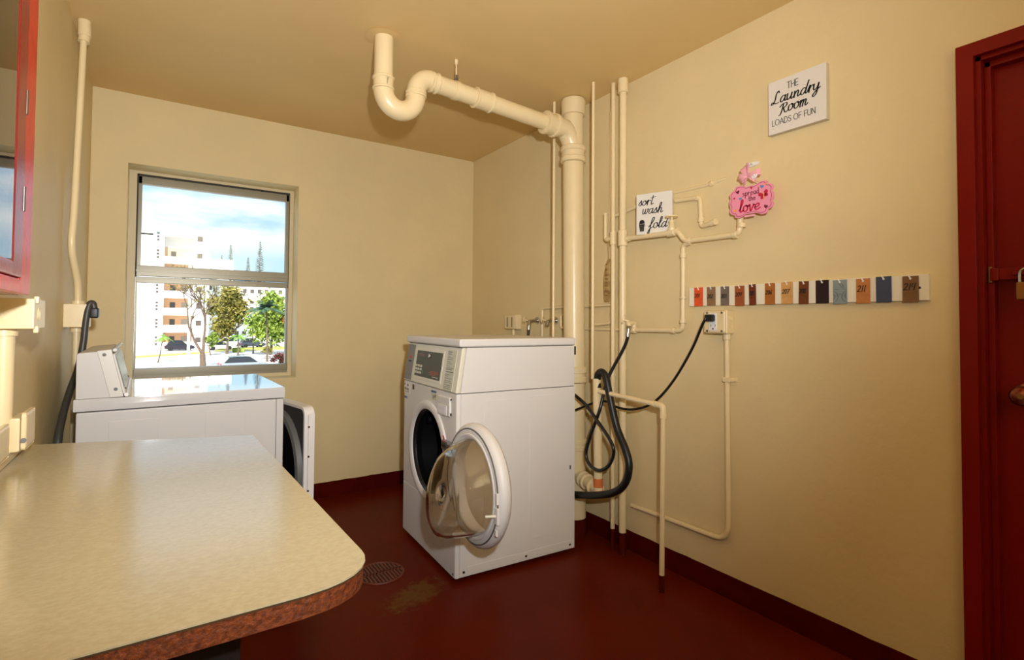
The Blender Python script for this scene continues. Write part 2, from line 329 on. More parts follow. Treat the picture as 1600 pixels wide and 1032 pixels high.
C = {
 'T': (1.2, [[(0, 2), (1.1, 2)], [(.55, 2), (.55, 0)]]), 'H': (1.25, [[(.05, 2), (.05, 0)], [(1.05, 2), (1.05, 0)], [(.05, 1), (1.05, 1)]]),
 'E': (1.1, [[(.05, 2), (.05, 0)], [(.05, 2), (.9, 2)], [(.05, 1), (.8, 1)], [(.05, 0), (.9, 0)]]), 'L': (1.0, [[(.05, 2), (.05, 0)], [(.05, 0), (.85, 0)]]),
 'O': (1.7, [[(.75+.72*math.sin(q*PI/8), 1+math.cos(q*PI/8)) for q in range(17)]]),
 'A': (1.45, [[(0, 0), (.65, 2)], [(.65, 2), (1.3, 0)], [(.22, .65), (1.08, .65)]]),
 'D': (1.4, [[(.05, 2), (.05, 0)], [(.05, 2), (.6, 1.95), (1.1, 1.5), (1.15, .6), (.7, .06), (.05, 0)]]),
 'S': (1.1, [[(.9, 1.75), (.55, 2), (.12, 1.75), (.2, 1.25), (.75, .9), (.95, .4), (.5, 0), (.05, .3)]]),
 'F': (1.05, [[(.05, 2), (.05, 0)], [(.05, 2), (.9, 2)], [(.05, 1), (.8, 1)]]),
 'U': (1.35, [[(.05, 2), (.06, .6), (.3, .05), (.85, .05), (1.1, .6), (1.1, 2)]]), 'N': (1.35, [[(.05, 0), (.05, 2)], [(.05, 2), (1.1, 0)], [(1.1, 0), (1.1, 2)]]),
 '0': (1.2, [[(.5+.42*math.sin(q*PI/6), 1+math.cos(q*PI/6)) for q in range(13)]]), '1': (.7, [[(.3, 2), (.25, 0)]]),
 '2': (1.2, [[(.05, 1.6), (.45, 2), (.85, 1.6), (.55, .8), (0, .05)], [(0, .05), (.5, .15), (1.0, 0)]]),
 '3': (1.1, [[(.05, 1.8), (.6, 2), (.8, 1.5), (.35, 1.1)], [(.35, 1.1), (.9, .8), (.75, .15), (.1, .1)]]),
 '4': (1.2, [[(.2, 2), (.05, 1.0), (.9, 1.05)], [(.85, 2), (.75, 0)]]), '5': (1.1, [[(.85, 2), (.2, 1.9), (.1, 1.15), (.6, 1.2), (.85, .6), (.5, 0), (.05, .2)]]),
 '6': (1.1, [[(.75, 2), (.25, 1.2), (.1, .4), (.45, 0), (.85, .4), (.55, .9), (.15, .6)]]), '7': (1.1, [[(0, 1.9), (.9, 2.0)], [(.9, 2.0), (.5, 1), (.3, 0)]]),
 '8': (1.1, [[(.8, 1.75), (.4, 2), (.1, 1.6), (.75, .6), (.5, 0), (.1, .4), (.7, 1.3), (.8, 1.75)]]),
}
def text(mb, s, o, rv, uv, nv, h, w, font=G, slant=0.0, contrast=.5, sx=1.0, space=.0, lift=.0008):
    """ribbon strokes lying on the plane o + rv*x + uv*y; h = size of one glyph unit; returns width"""
    o, rv, uv, nv = V(o), V(rv).normalized(), V(uv).normalized(), V(nv).normalized(); x = 0
    for ch in s:
        if ch == ' ': x += .7; continue
        wd, st = font[ch]
        for k in st:
            pts = [V((p[0]*sx+x+slant*p[1], p[1], 0)) for p in k]
            pts = spline(pts, 6) if len(pts) > 2 else [pts[0]+(pts[1]-pts[0])*t/4 for t in range(5)]
            L_, R_ = [], []
            for i, p in enumerate(pts):
                t = (pts[min(i+1, len(pts)-1)]-pts[max(i-1, 0)]); t = t.normalized() if t.length > 1e-6 else V((1, 0, 0))
                n = V((-t.y, t.x, 0)); ww = w*((1-contrast)+contrast*abs(t.y))*.5/h
                if i == 0: p = p-t*ww*.7
                if i == len(pts)-1: p = p+t*ww*.7
                a, b = p+n*ww, p-n*ww
                L_.append(o+rv*(a.x*h)+uv*(a.y*h)+nv*lift); R_.append(o+rv*(b.x*h)+uv*(b.y*h)+nv*lift)
            lv = [mb.v(q) for q in L_]; rvv = [mb.v(q) for q in R_]
            for i in range(len(pts)-1): mb.f([lv[i], rvv[i], rvv[i+1], lv[i+1]])
        x += wd*sx+space
    return x*h

# ================================================================== the room
H, XL, YF = 2.5, -2.43, -4.9
def struct(mb, name, m, **kw): return mb.build(name, m, kind='structure', **kw)
struct(MB().box(XL-.25, .25, YF-.25, .25, -.2, 0), 'floor', M['floor'])
struct(MB().box(XL-.25, .25, YF-.25, .25, H, H+.2), 'ceiling', M['ceiling'])
struct(MB().box(XL-.25, XL, YF, 0, 0, H), 'wall_left', M['wall'])
struct(MB().box(XL-.25, .25, YF-.25, YF, 0, H), 'wall_front', M['wall'])
WX0, WX1, WZ0, WZ1 = -2.262, -1.335, .823, 2.10
struct(MB().box(XL-.25, WX0, 0, .25, 0, H).box(WX1, .25, 0, .25, 0, H).box(WX0, WX1, 0, .25, 0, WZ0).box(WX0, WX1, 0, .25, WZ1, H), 'wall_back', M['wall'])
DY0, DY1, DZ = -3.165, -4.01, 2.032
struct(MB().box(0, .25, DY0, 0, 0, H).box(0, .25, YF, DY1, 0, H).box(0, .25, DY1, DY0, DZ, H), 'wall_right', M['wall'])
# painted red base strips, ragged upper edge
def base_strip(name, a, b, nrm, hgt):
    a, b, nrm = V(a), V(b), V(nrm); n = 60; bot, top = [], []
    rnd = random.Random(3)
    rr = []
    for i in range(n+1):
        p = a+(b-a)*i/n; h = hgt+rnd.uniform(-.0015, .0015)
        rr.append([p, p+nrm*.007, p+nrm*.005+V((0, 0, h)), p+V((0, 0, h))])
    return struct(MB().rings(rr), name, M['base'], smooth=0)
base_strip('baseboard_back', (XL, -.0005, 0), (-.0005, -.0005, 0), (0, -1, 0), .10)
base_strip('baseboard_right', (-.0005, 0, 0), (-.0005, -3.12, 0), (-1, 0, 0), .10)
base_strip('baseboard_left', (XL+.0005, 0, 0), (XL+.0005, YF, 0), (1, 0, 0), .10)

# window_1: aluminium single-hung window set deep in the wall, upper sash glazed, lower half open
w = empty('window_1', ((WX0+WX1)/2, .20, WZ0)); w['kind'] = 'structure'; w['label'] = 'single-hung aluminium window over the white dryer, lower half open'
fr = MB()
fr.box(WX0, -2.224, .165, .23, WZ0, WZ1).box(-1.358, WX1, .165, .23, WZ0, WZ1).box(-2.224, -1.358, .165, .23, 2.083, WZ1).box(-2.224, -1.358, .165, .23, WZ0, .845)
fr.build('window_frame', mat('cream_window_frame', (212, 196, 156), .45), w)
MB().box(-2.226, -2.2165, .178, .20, 1.46, 2.083).box(-2.226, -1.36, .178, .20, 2.0725, 2.085).box(-2.03, -2.022, .175, .19, 2.07, 2.095).box(-1.54, -1.532, .175, .19, 2.07, 2.095).build('gap_seal', M['alu_d'], w)
sash = MB().box(-2.219, -2.198, .18, .215, 1.465, 2.074, .002).box(-1.381, -1.360, .18, .215, 1.465, 2.074, .002).box(-2.219, -1.36, .18, .215, 2.025, 2.074, .003).box(-2.219, -1.36, .178, .215, 1.465, 1.53, .003).box(-2.219, -1.36, .172, .19, 1.492, 1.503).build('upper_sash', M['alu'], w)
MB().box(-2.198, -1.381, .196, .201, 1.53, 2.025).build('glass_pane', M['glass'], sash)
ls = MB().box(-2.222, -1.362, .19, .225, 1.425, 1.462, .003).box(-2.222, -1.362, .186, .20, 1.448, 1.456).build('meeting_rail', M['alu'], w)
MB().box(-2.222, -2.212, .19, .23, .85, 1.43).box(-1.369, -1.358, .19, .23, .85, 1.43).build('side_track', M['alu'], w)
MB().box(-2.222, -1.358, .178, .235, .845, .903, .004).box(-2.222, -1.358, .17, .19, .845, .86).build('sill_rail', M['alu'], w)

# door_1: red door with stepped frame in the right wall
d = empty('door_1', (0, (DY0+DY1)/2, 0)); d['kind'] = 'structure'; d['label'] = 'dark red painted door with hasp and round knob'
a, b = DY0+.042, DY1-.042
MB().box(-.022, .0, DY0-.002, a, 0, DZ+.042, .002).box(-.022, .0, b, DY1+.002, 0, DZ+.042, .002).box(-.022, .0, DY1, DY0, DZ-.002, DZ+.042, .002).build('casing', M['door'], d)
MB().box(0, .25, DY0-.014, DY0, 0, DZ).box(0, .25, DY1, DY1+.014, 0, DZ).box(0, .25, DY1, DY0, DZ-.014, DZ).build('jamb', M['door'], d)
MB().box(.03, .075, DY0-.030, DY0-.014, 0, DZ-.014, .002).box(.03, .075, DY1+.014, DY1+.030, 0, DZ-.014, .002).box(.03, .075, DY1+.014, DY0-.014, DZ-.032, DZ-.014, .002).build('door_stop', M['door'], d)
leaf = MB().box(.062, .10, DY1+.018, DY0-.018, .01, DZ-.018).build('door_leaf', M['door'], d)
kx, ky, kz = .062, -3.258, .994
kn = MB().lathe([(.0, 0), (.034, 0), (.034, .004), (.028, .010), (.014, .014), (.012, .03), (.02, .036), (.029, .046), (.030, .056), (.024, .066), (.010, .070), (0, .070)], (kx, ky, kz), (-1, 0, 0), 28).build('door_knob', M['knob'], d)
MB().lathe([(0, 0), (.008, 0), (.008, .004), (0, .004)], (kx-.070, ky, kz), (-1, 0, 0), 16).build('keyhole', M['brass'], kn)
hs = MB().box(.012, .030, DY0-.044, DY0-.024, 1.335, 1.375, .004).box(.018, .030, -3.36, DY0-.03, 1.337, 1.373, .004).box(.008, .020, -3.310, -3.240, 1.349, 1.361, .003).build('hasp', M['door'], d)
MB().box(.026, .031, DY0-.026, DY0-.016, 1.330, 1.380, .002).build('hasp_plate', M['brass'], d)
pk = empty('padlock', (.010, -3.275, 1.27), 0, 'small brass padlock hanging from the red door hasp', 'padlock')
MB().box(-.004, .016, -3.305, -3.250, 1.275, 1.328, .005).build('lock_body', M['brass'], pk)
MB().tube(fillet([(.006, -3.297, 1.32), (.006, -3.297, 1.368), (.006, -3.258, 1.368), (.006, -3.258, 1.32)], .02), .004, 8).build('shackle', M['chrome'], pk)

# ================================================================== folding counter
ZC = .84
ct = empty('folding_counter', (-2.1, -2.4, 0), 0, 'cream laminate folding counter with rounded corner and chipboard edge in the foreground', 'counter')
poly = [(-2.395, -1.692), (-1.842, -1.885), (-1.820, -2.890), (-1.821, -2.908), (-1.827, -2.929), (-1.838, -2.947), (-1.853, -2.961), (-1.872, -2.972), (-1.894, -2.979), (-1.925, -2.983)]
poly += [(-2.15, -2.985), (-2.429, -2.984), (-2.429, -1.69)]
def inset(p, e):
    cx = -2.15; cy = -2.4
    return (p[0]-(e if p[0] > -2.2 else 0), p[1]+(e if p[1] < -2.5 else -e if p[1] > -2.0 else 0))
MB().prism([(x, y, ZC-.0025) for x, y in poly], (0, 0, .0025)).build('laminate_top', M['lam'], ct)
MB().prism([(*inset(p, .001), ZC-.0055) for p in poly], (0, 0, .003)).build('laminate_seam', M['lamedge'], ct)
MB().prism([(*inset(p, .002), ZC-.033) for p in poly], (0, 0, .0275)).build('chipboard_core', M['chip'], ct)
MB().prism([(-1.842+.0005, -1.89, ZC-.030), (-1.839, -1.889, ZC-.030), (-1.8182, -2.888, ZC-.030), (-1.8222, -2.888, ZC-.030)], (0, 0, .0275)).build('edge_strip', M['lamside'], ct)
MB().box(-2.429, -2.395, -2.98, -1.70, ZC, ZC+.03, .006).build('backsplash', M['pipe'], ct)
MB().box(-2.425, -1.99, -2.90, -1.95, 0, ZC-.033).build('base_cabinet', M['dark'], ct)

# ================================================================== clothes dryer against the left wall
dr = empty('clothes_dryer', (-2.0, -1.0, 0), R(1.3), 'white front-loading dryer with slanted console standing under the window', 'dryer', local=True)
OD = (-.345, -.345, 0)
def DB(): return MB(OD)
DX, DYW = .69, .675
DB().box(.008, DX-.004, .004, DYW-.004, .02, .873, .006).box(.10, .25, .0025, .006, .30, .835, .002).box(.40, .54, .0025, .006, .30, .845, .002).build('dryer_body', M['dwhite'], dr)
DB().box(DX-.035, DX-.033, .002, .006, .02, .873).build('side_seam', M['mgrey'], dr)
DB().box(0, DX, 0, DYW, .876, .92, .004, 2).build('dryer_top', M['dryertop'], dr)
DB().prism([(.006, .004, .920), (.006, .004, 1.076), (.012, .004, 1.081), (.098, .004, 1.089), (.138, .004, .920)], (0, .62, 0), .003).build('console', M['dwhite'], dr)
cap = DB().prism([(.102, .0, .921), (.142, .0, .921), (.103, .0, 1.093), (.062, .0, 1.088)], (0, .012, 0), .002).build('console_end_cap', M['capgrey'], dr)
for x, z in ((.083, 1.074), (.118, .950)):
    DB().cyl((x, .001, z), (x, -.002, z), .006, 14).build('screw', M['mgrey'], cap)
u = V((.138-.098, 0, .920-1.089)).normalized(); n_ = V((-u.z, 0, u.x)); n_ = n_ if n_.x > 0 else -n_
def con(t, y, o=0): return V((.099, 0, 1.089))+u*t+V((0, y, 0))+n_*o
pan = DB().prism([con(.015, .02, .002), con(.165, .02, .002), con(.165, .59, .002), con(.015, .59, .002)], n_*.008, .002).build('console_panel', M['capgrey'], dr)
DB().prism([con(.024, .035, .010), con(.140, .035, .010), con(.140, .57, .010), con(.024, .57, .010)], n_*.002).build('display_plate', mat('grey_display_plate', (92, 98, 94), .25), pan)
DB().tube([con(.002, .0, .014), con(.002, .62, .014)], .006, 12).build('top_lip', M['capgrey'], dr)
DB().tube([con(.168, .0, .012), con(.168, .62, .012)], .007, 12).build('bottom_lip', M['white_pl'], dr)
for y in (.06, .55): DB().cyl(con(.15, y, .011), con(.15, y, .014), .004, 10).build('panel_screw', M['screw'], pan)
for x in (.05, .64):
    for y in (.05, .62): DB().cyl((x, y, 0), (x, y, .03), .018, 14).build('foot', M['black'], dr)
# open door, hinged on the far side, standing a little ajar
q = R(9.0); hx, hy = DX+.004, .655
du = V((math.sin(q), -math.cos(q), 0)); dn = V((-math.cos(q), -math.sin(q), 0))    # along the door, inner normal
def dp(s, z, o=0): return V((hx+.012, hy, 0))+du*s+V((0, 0, z))+dn*o
DW, DZ0, DZ1 = .60, .20, .818
def rrect(s0, s1, z0, z1, r, o, n=6):
    p = []
    for cx, cz, a0 in ((s1-r, z0+r, -90), (s1-r, z1-r, 0), (s0+r, z1-r, 90), (s0+r, z0+r, 180)):
        for k in range(n+1):
            t = R(a0+90*k/n); p.append(dp(cx+r*math.cos(t), cz+r*math.sin(t), o))
    return p
dd = DB(); dd.prism(rrect(0, DW, DZ0, DZ1, .035, -.03), dn*.03, .004); ddoor = dd.build('dryer_door', M['white'], dr)
fl = DB(); outer = rrect(0, DW, DZ0, DZ1, .035, -.002); inner = rrect(.012, DW-.012, DZ0+.012, DZ1-.012, .03, -.002)
fl.rings([outer, [p+dn*.018 for p in outer], [p+dn*.018 for p in inner], inner], False, False).build('door_flange', M['white'], ddoor)
DB().prism(rrect(.013, DW-.013, DZ0+.013, DZ1-.013, .03, .0), dn*.006).build('door_liner', M['dgrey'], ddoor)
cz = (DZ0+DZ1)/2; cs = DW/2
DB().lathe([(.222, 0), (.228, .022), (.246, .028), (.262, .022), (.268, 0)], dp(cs, cz, .005), dn, 48).build('door_seal', M['mgrey'], ddoor)
DB().lathe([(.0, 0), (.215, 0), (.222, .012), (.21, .02), (0, .02)], dp(cs, cz, .0045), dn, 48).build('door_recess', M['black'], ddoor)
for z in (.28, .45, .60, .73):
    DB().cyl(dp(DW-.0005, z, -.004), dp(DW+.002, z, -.004), .0045, 10).build('door_screw', M['screw'], ddoor)
DB().box(DX-.004, DX, .05, .62, .10, .86).build('front_panel', M['white'], dr)
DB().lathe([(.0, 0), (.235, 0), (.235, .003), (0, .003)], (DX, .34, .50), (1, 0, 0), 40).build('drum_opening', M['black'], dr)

# dryer cord, junction box and conduit in the left back corner
def knockout(mb, c, nrm, r=.014):
    for rr_ in (r, r*.62): mb.lathe([(rr_-.0012, 0), (rr_-.0012, .0012), (rr_+.0012, .0012), (rr_+.0012, 0)], c, nrm, 24, True)
jb = empty('junction_box', (-2.388, -.78, 1.165), 0, 'cream junction box with knockouts behind the dryer console', 'junction box')
MB().box(-2.43, -2.348, -.85, -.72, 1.165, 1.265, .004).build('box_body', M['pipe'], jb)
for z in (1.24, 1.195): k = MB(); knockout(k, (-2.385, -.85, z), (0, -1, 0), .017); k.build('knockout', M['pipe'], jb)
t = MB().tube(fillet([(-2.392, -.80, 2.43), (-2.40, -.88, 1.62), (-2.405, -.90, 1.50), (-2.387, -.81, 1.35), (-2.387, -.80, 1.262)], .08), .0125, 14)
cp = empty('ceiling_conduit', (-2.39, -.80, 1.262), 0, 'cream conduit bending down the left back corner to a junction box', 'pipe')
t.build('conduit_tube', M['pipe'], cp)
MB().cyl((-2.39, -.797, 2.43), (-2.392, -.795, 2.499), .024, 16).cyl((-2.392, -.8, 2.405), (-2.39, -.797, 2.43), .021, 16).build('ceiling_collar', M['pipe'], cp)
MB().cyl((-2.387, -.80, 1.262), (-2.387, -.80, 1.278), .022, 16).build('box_connector', M['pipe'], cp)
t = empty('lower_conduit', (-2.39, -.79, 0), 0, 'cream conduit running down behind the dryer from the corner junction box', 'pipe')
MB().cyl((-2.39, -.79, 0), (-2.39, -.79, 1.166), .0125, 14).build('conduit_tube', M['pipe'], t)
MB().cyl((-2.39, -.79, 1.145), (-2.39, -.79, 1.1655), .023, 16).build('box_connector', M['pipe'], t)
cb = empty('dryer_cord', (-2.33, -.82, 0), 0, 'thick grey cord plugged into the corner box and hanging behind the dryer', 'cord')
MB().tube(spline([(-2.327, -.835, 1.228), (-2.332, -.835, 1.266), (-2.345, -.84, 1.262), (-2.354, -.845, 1.20), (-2.36, -.85, 1.10), (-2.372, -.87, 1.0), (-2.388, -.96, .91), (-2.392, -1.10, .83), (-2.394, -1.19, .72), (-2.395, -1.2, .40), (-2.395, -1.1, .03)], 8), .0125, 12).build('cable', M['ghose'], cb)
MB().box(-2.344, -2.312, -.85, -.80, 1.205, 1.250, .008).build('plug', M['black'], cb)

# electrical fittings on the left wall by the counter
j2 = empty('junction_box', (-2.388, -1.94, 1.175), 0, 'ochre junction box with knockouts under the red glazed cabinet', 'junction box')
MB().box(-2.43, -2.346, -2.0, -1.86, 1.175, 1.250, .004).build('box_body', M['pipe'], j2)
for c, n3, r3 in (((-2.395, -2.0, 1.2125), (0, -1, 0), .018), ((-2.346, -1.95, 1.2125), (1, 0, 0), .016)): k = MB(); knockout(k, c, n3, r3); k.build('knockout', M['pipe'], j2)
for z in (1.165, 1.238): MB().box(-2.35, -2.340, -1.992, -1.975, z, z+.018, .003).build('mounting_ear', M['pipe'], j2)
t = empty('counter_conduit', (-2.409, -1.95, .87), 0, 'thick cream conduit dropping from the ochre box to the counter', 'pipe')
MB().cyl((-2.409, -1.95, .871), (-2.409, -1.95, 1.176), .0205, 16).build('conduit_tube', M['pipe'], t)
MB().cyl((-2.409, -1.95, 1.158), (-2.409, -1.95, 1.1755), .026, 16).build('box_connector', M['pipe'], t)
def outlet_box(x0, x1, y0, y1, z0, z1, label):
    o = empty('outlet_box', ((x0+x1)/2, (y0+y1)/2, z0), 0, label, 'outlet box')
    p = []; r = .03; w_ = x1-x0
    MB().box(x0, x1-.012, y0+.004, y1, z0, z1-.012, .006).build('box_body', M['pipe'], o)
    MB().box(x1-.012, x1, y0, y1, z0+.004, z1, .010, 4).build('cover_plate', M['pipe'], o)
    MB().cyl((x1-.005, y0-.001, z0+.03), (x1-.005, y0-.005, z0+.03), .006, 12).build('cover_screw', M['steel'], o)
outlet_box(-2.395, -2.360, -1.965, -1.85, ZC+.031, .968, 'far cream outlet box with rounded cover at the counter back')
outlet_box(-2.43, -2.378, -2.16, -2.03, ZC+.031, .955, 'near cream outlet box at the left edge of the counter')

# ================================================================== red glazed cabinet on the left wall
XF = -2.33
gc = empty('glazed_cabinet', (-2.38, -2.66, 1.25), 0, 'red framed glass-fronted cabinet on the left wall above the counter', 'cabinet')
y0, y1, z0, z1 = -3.15, -2.165, 1.252, 2.32
MB().box(XL, XF-.02, y0, y1, z0, z0+.02).box(XL, XF-.02, y0, y1, z1-.02, z1).box(XL, XF-.02, y1-.02, y1, z0, z1).box(XL, XF-.02, y0, y0+.02, z0, z1).box(XL, XL+.008, y0, y1, z0, z1).build('case', M['frame_dred'], gc)
MB().box(XF-.02, XF, y1-.106, y1, z0, z1, .004).box(XF-.02, XF, y0, y0+.106, z0, z1, .004).box(XF-.02, XF, y0+.1, y1-.1, z0, z0+.03, .004).box(XF-.02, XF, y0+.1, y1-.1, z1-.10, z1, .004).build('outer_frame', M['frame_red'], gc)
dcab = MB().box(XF-.014, XF+.003, y1-.188, y1-.108, z0+.031, z1-.102, .004).box(XF-.014, XF+.003, y0+.108, y0+.188, z0+.031, z1-.102, .004).box(XF-.014, XF+.003, y0+.18, y1-.18, z0+.031, z0+.06, .004).box(XF-.014, XF+.003, y0+.18, y1-.18, z1-.18, z1-.102, .004).build('glass_door', M['frame_dred'], gc)
MB().box(XF-.002, XF+.0015, y0+.182, y1-.182, z0+.055, z1-.17).build('glass_pane', M['cabglass'], dcab)
for z in (1.42, 1.62, 1.98): MB().cyl((XF+.002, y1-.107, z), (XF+.002, y1-.107, z+.05), .0035, 10).build('hinge', M['steel'], dcab)

# ================================================================== ceiling drain with trap, soil stack
def collar(mb, p, ax, r, h, lip=.004):
    ax = V(ax).normalized(); p = V(p)
    return mb.lathe([(r-.004, 0), (r, .003), (r, .010), (r-lip, .014), (r-lip, h-.014), (r, h-.010), (r, h-.003), (r-.004, h)], p-ax*h/2, ax, 28)
tp = empty('trap_drain_pipe', (-.72, -1.41, 2.1), 0, 'fat cream drain pipe with a U-shaped trap hanging from the ceiling', 'pipe')
rp = .0425; yT = -1.41
MB().cyl((-1.266, yT, 2.30), (-1.266, yT, 2.499), rp, 28).build('ceiling_stub', M['pipe'], tp)
u_ = [(-1.266, yT, 2.30), (-1.266, yT, 2.262)]
cxu, ru = -1.187, .079
u_ += [(cxu-ru*math.cos(k*PI/14), yT, 2.262-.085*math.sin(k*PI/14)) for k in range(1, 14)]
u_ += [(-1.108, yT, 2.262), (-1.106, yT, 2.285)]
MB().tube(u_, rp+.003, 28).build('trap_bend', M['pipe'], tp)
e_ = [V((-1.106, yT, 2.283))]
for k in range(1, 9):
    t = k/8*R(98); e_.append(V((-1.106+.075*(1-math.cos(t)), yT, 2.285+.075*math.sin(t))))
pa, pb = V((-1.02, yT, 2.353)), V((-.16, -1.378, 2.312))
e_.append(pa)
MB().tube(e_, rp+.003, 28).build('trap_elbow', M['pipe'], tp)
MB().cyl(pa, pb, rp, 28).build('drain_run', M['pipe'], tp)
ax = (pb-pa).normalized()
for c, a3, h3 in (((-1.266, yT, 2.283), (0, 0, 1), .062), ((-1.1065, yT, 2.272), (0, 0, 1), .03), (pa+ax*.005, ax, .04)):
    c_ = MB(); collar(c_, c, a3, rp+.007, h3); c_.build('trap_collar', M['pipe'], tp)
c_ = MB(); collar(c_, pa+ax*.285, ax, rp+.010, .105); c_.build('coupling', M['pipe'], tp)
MB().lathe([(.045, 0), (.075, .002), (.082, -.003), (.06, -.004), (.045, -.004)], (-1.266, yT, 2.4985), (0, 0, 1), 28).build('plaster_patch', M['ceiling'], tp)
ph = empty('pipe_hanger', (-.895, yT, 2.34), 0, 'small strap hanger holding the trap drain under the ceiling', 'hanger')
hp = pa+ax*.125
MB().lathe([(rp+.001, -.013), (rp+.004, -.013), (rp+.004, .013), (rp+.001, .013)], hp, ax, 28, True).build('strap', M['pipe'], ph)
MB().cyl((hp.x, yT, hp.z+rp), (hp.x, yT, 2.499), .004, 10).build('hanger_rod', M['pipe'], ph)
MB().cyl((hp.x, yT-.014, hp.z+rp+.012), (hp.x, yT+.014, hp.z+rp+.012), .007, 8).box(hp.x-.006, hp.x+.006, yT-.010, yT-.006, hp.z+rp-.004, hp.z+rp+.03).build('hanger_bolt', M['steel'], ph)
MB().cyl((hp.x, yT, 2.475), (hp.x, yT, 2.499), .009, 12).build('rod_socket', M['pipe'], ph)

st = empty('soil_stack', (-.11, -1.40, 0), 0, 'thick cream cast-iron soil stack rising behind the washer', 'pipe')
SX, SY, SR = -.112, -1.378, .060
MB().cyl((SX, SY-.03, .10), (SX, SY, 2.16), SR, 32).build('stack_pipe', M['pipe'], st)
MB().cyl((SX, SY-.033, 0), (SX, SY-.03, .10), SR+.001, 32).build('painted_foot', M['pipe_red'], st)
tee = MB().cyl((SX, SY, 2.14), (SX, SY, 2.44), SR-.002, 32)
tee.tube([pb+ax*-.10, pb-ax*.02, (SX-.03, SY, 2.275), (SX-.005, SY, 2.225), (SX, SY, 2.17)], [.058, .056, .056, .056, .05], 28)
tee.build('tee_fitting', M['pipe'], st)
c_ = MB(); c_.lathe([(SR+.004, 0), (SR+.013, .006), (SR+.013, .03), (SR+.007, .036), (SR+.007, .064), (SR+.014, .07), (SR+.014, .09), (SR+.004, .098)], (SX, SY, 2.125), (0, 0, 1), 32)
c_.build('middle_hub', M['pipe'], st); c_ = MB().lathe([(SR+.002, 0), (SR+.008, .004), (SR+.012, .08), (SR+.006, .094)], (SX, SY, 2.402), (0, 0, 1), 32); c_.build('upper_hub', M['pipe'], st)
c_ = MB().lathe([(.05, 0), (.064, .004), (.064, .02), (.058, .026), (.058, .066), (.066, .07), (.066, .084), (.05, .088)], pb-ax*.17, ax, 28)
c_.build('side_hub', M['pipe'], st)
for z, h_ in ((.855, .085), (.475, .06)):
    c_ = MB().lathe([(SR, 0), (SR+.012, .008), (SR+.012, h_*.35), (SR+.006, h_*.42), (SR+.006, h_*.7), (SR+.013, h_*.74), (SR+.013, h_), (SR, h_+.012)], (SX, SY-.017, z), (0, 0, 1), 32)
    c_.build('lower_hub', M['pipe'], st)
br = MB().cyl((SX, SY-.02, .345), (-.165, -1.66, .325), .032, 20)
bd = (V((-.165, -1.66, .325))-V((SX, SY-.02, .345))).normalized()
for s_ in (.09, .13, .20): br.lathe([(.03, 0), (.043, .004), (.043, .016), (.03, .02)], V((SX, SY-.02, .345))+bd*s_, bd, 20)
br.build('floor_branch', M['pipe'], st)

# ------------------------------------------------------------------ straight pipes in the right back corner
def vpipe(x, y, z0, z1, r, label, name='water_pipe', foot=True, top_collar=False, xy1=None):
    o = empty(name, (x, y, 0 if foot else z0), 0, label, 'pipe'); x1, y1_ = xy1 or (x, y)
    MB().cyl((x, y, .11 if foot else z0), (x1, y1_, z1), r, 18).build('pipe_tube', M['pipe'], o)
    if foot: MB().cyl((x, y, 0), (x, y, .11), r+.0005, 18).build('painted_foot', M['pipe_red'], o)
    if top_collar: MB().cyl((x1, y1_, z1-.075), (x1, y1_, z1), r+.009, 18, .002).build('ceiling_sleeve', M['pipe'], o)
    return o
vpipe(-.185, -1.292, 1.0, 2.499, .0085, 'thin cream pipe passing behind the trap drain beside the stack', 'condensate_pipe', False)
vpipe(-.170, -1.612, .90, 2.499, .0085, 'thin cream pipe dropping from the ceiling into the open standpipe', 'condensate_pipe', False)
vp = vpipe(-.072, -1.664, 0, 2.499, .0115, 'slim cream water pipe with capped side stub, left of the thicker riser')
MB().cyl((-.072, -1.664, 1.62), (-.072, -1.664, 1.69), .0165, 16, .002).cyl((-.072, -1.664, 1.655), (-.066, -1.61, 1.655), .0125, 14).build('tee_fitting', M['pipe'], vp)
MB().tube(fillet([(-.068, -1.63, 1.655), (-.062, -1.595, 1.655), (-.062, -1.595, 1.80)], .02), .0105, 14).cyl((-.062, -1.595, 1.795), (-.062, -1.595, 1.803), .012, 14).build('capped_stub', M['pipe'], vp)
vm = vpipe(-.066, -1.730, 0, 2.499, .0185, 'thickest straight cream riser at the wall with the gate valve branch', top_collar=True)
MB().cyl((-.066, -1.73, 1.605), (-.066, -1.73, 1.69), .025, 18, .003).build('tee_fitting', M['pipe'], vm)
lp = vpipe(-.018, -1.592, 1.31, 2.38, .009, 'short thin pipe against the wall stopping below the ceiling', 'water_pipe', False)
cr_ = empty('cross_pipe', (-.05, -1.69, 1.79), 0, 'short cross pipe linking behind the two risers', 'pipe')
MB().tube([(-.022, -1.60, 1.785), (-.022, -1.70, 1.798), (-.022, -1.78, 1.81), (-.012, -1.85, 1.812)], .0095, 12).build('pipe_tube', M['pipe'], cr_)

# branch with gate valve
gv = empty('gate_valve_pipe', (-.05, -2.05, 1.58), 0, 'cream branch pipe with a gate valve under the sort wash fold sign', 'pipe')
P0 = fillet([(-.066, -1.735, 1.643), (-.058, -2.01, 1.634), (-.05, -2.075, 1.640), (-.042, -2.105, 1.587), (-.036, -2.385, 1.583), (-.036, -2.396, 1.72)], .028)
MB().tube(P0, .0125, 14).build('pipe_tube', M['pipe'], gv)
for p, q_ in (((-.063, -1.75, 1.6425), (-.061, -1.775, 1.6415)), ((-.053, -2.058, 1.6395), (-.050, -2.078, 1.639)), ((-.042, -2.118, 1.587), (-.041, -2.14, 1.587)), ((-.036, -2.355, 1.5835), (-.036, -2.375, 1.5835)), ((-.036, -2.396, 1.61), (-.036, -2.396, 1.63))): MB().cyl(p, q_, .0165, 16, .002).build('elbow_fitting', M['pipe'], gv)
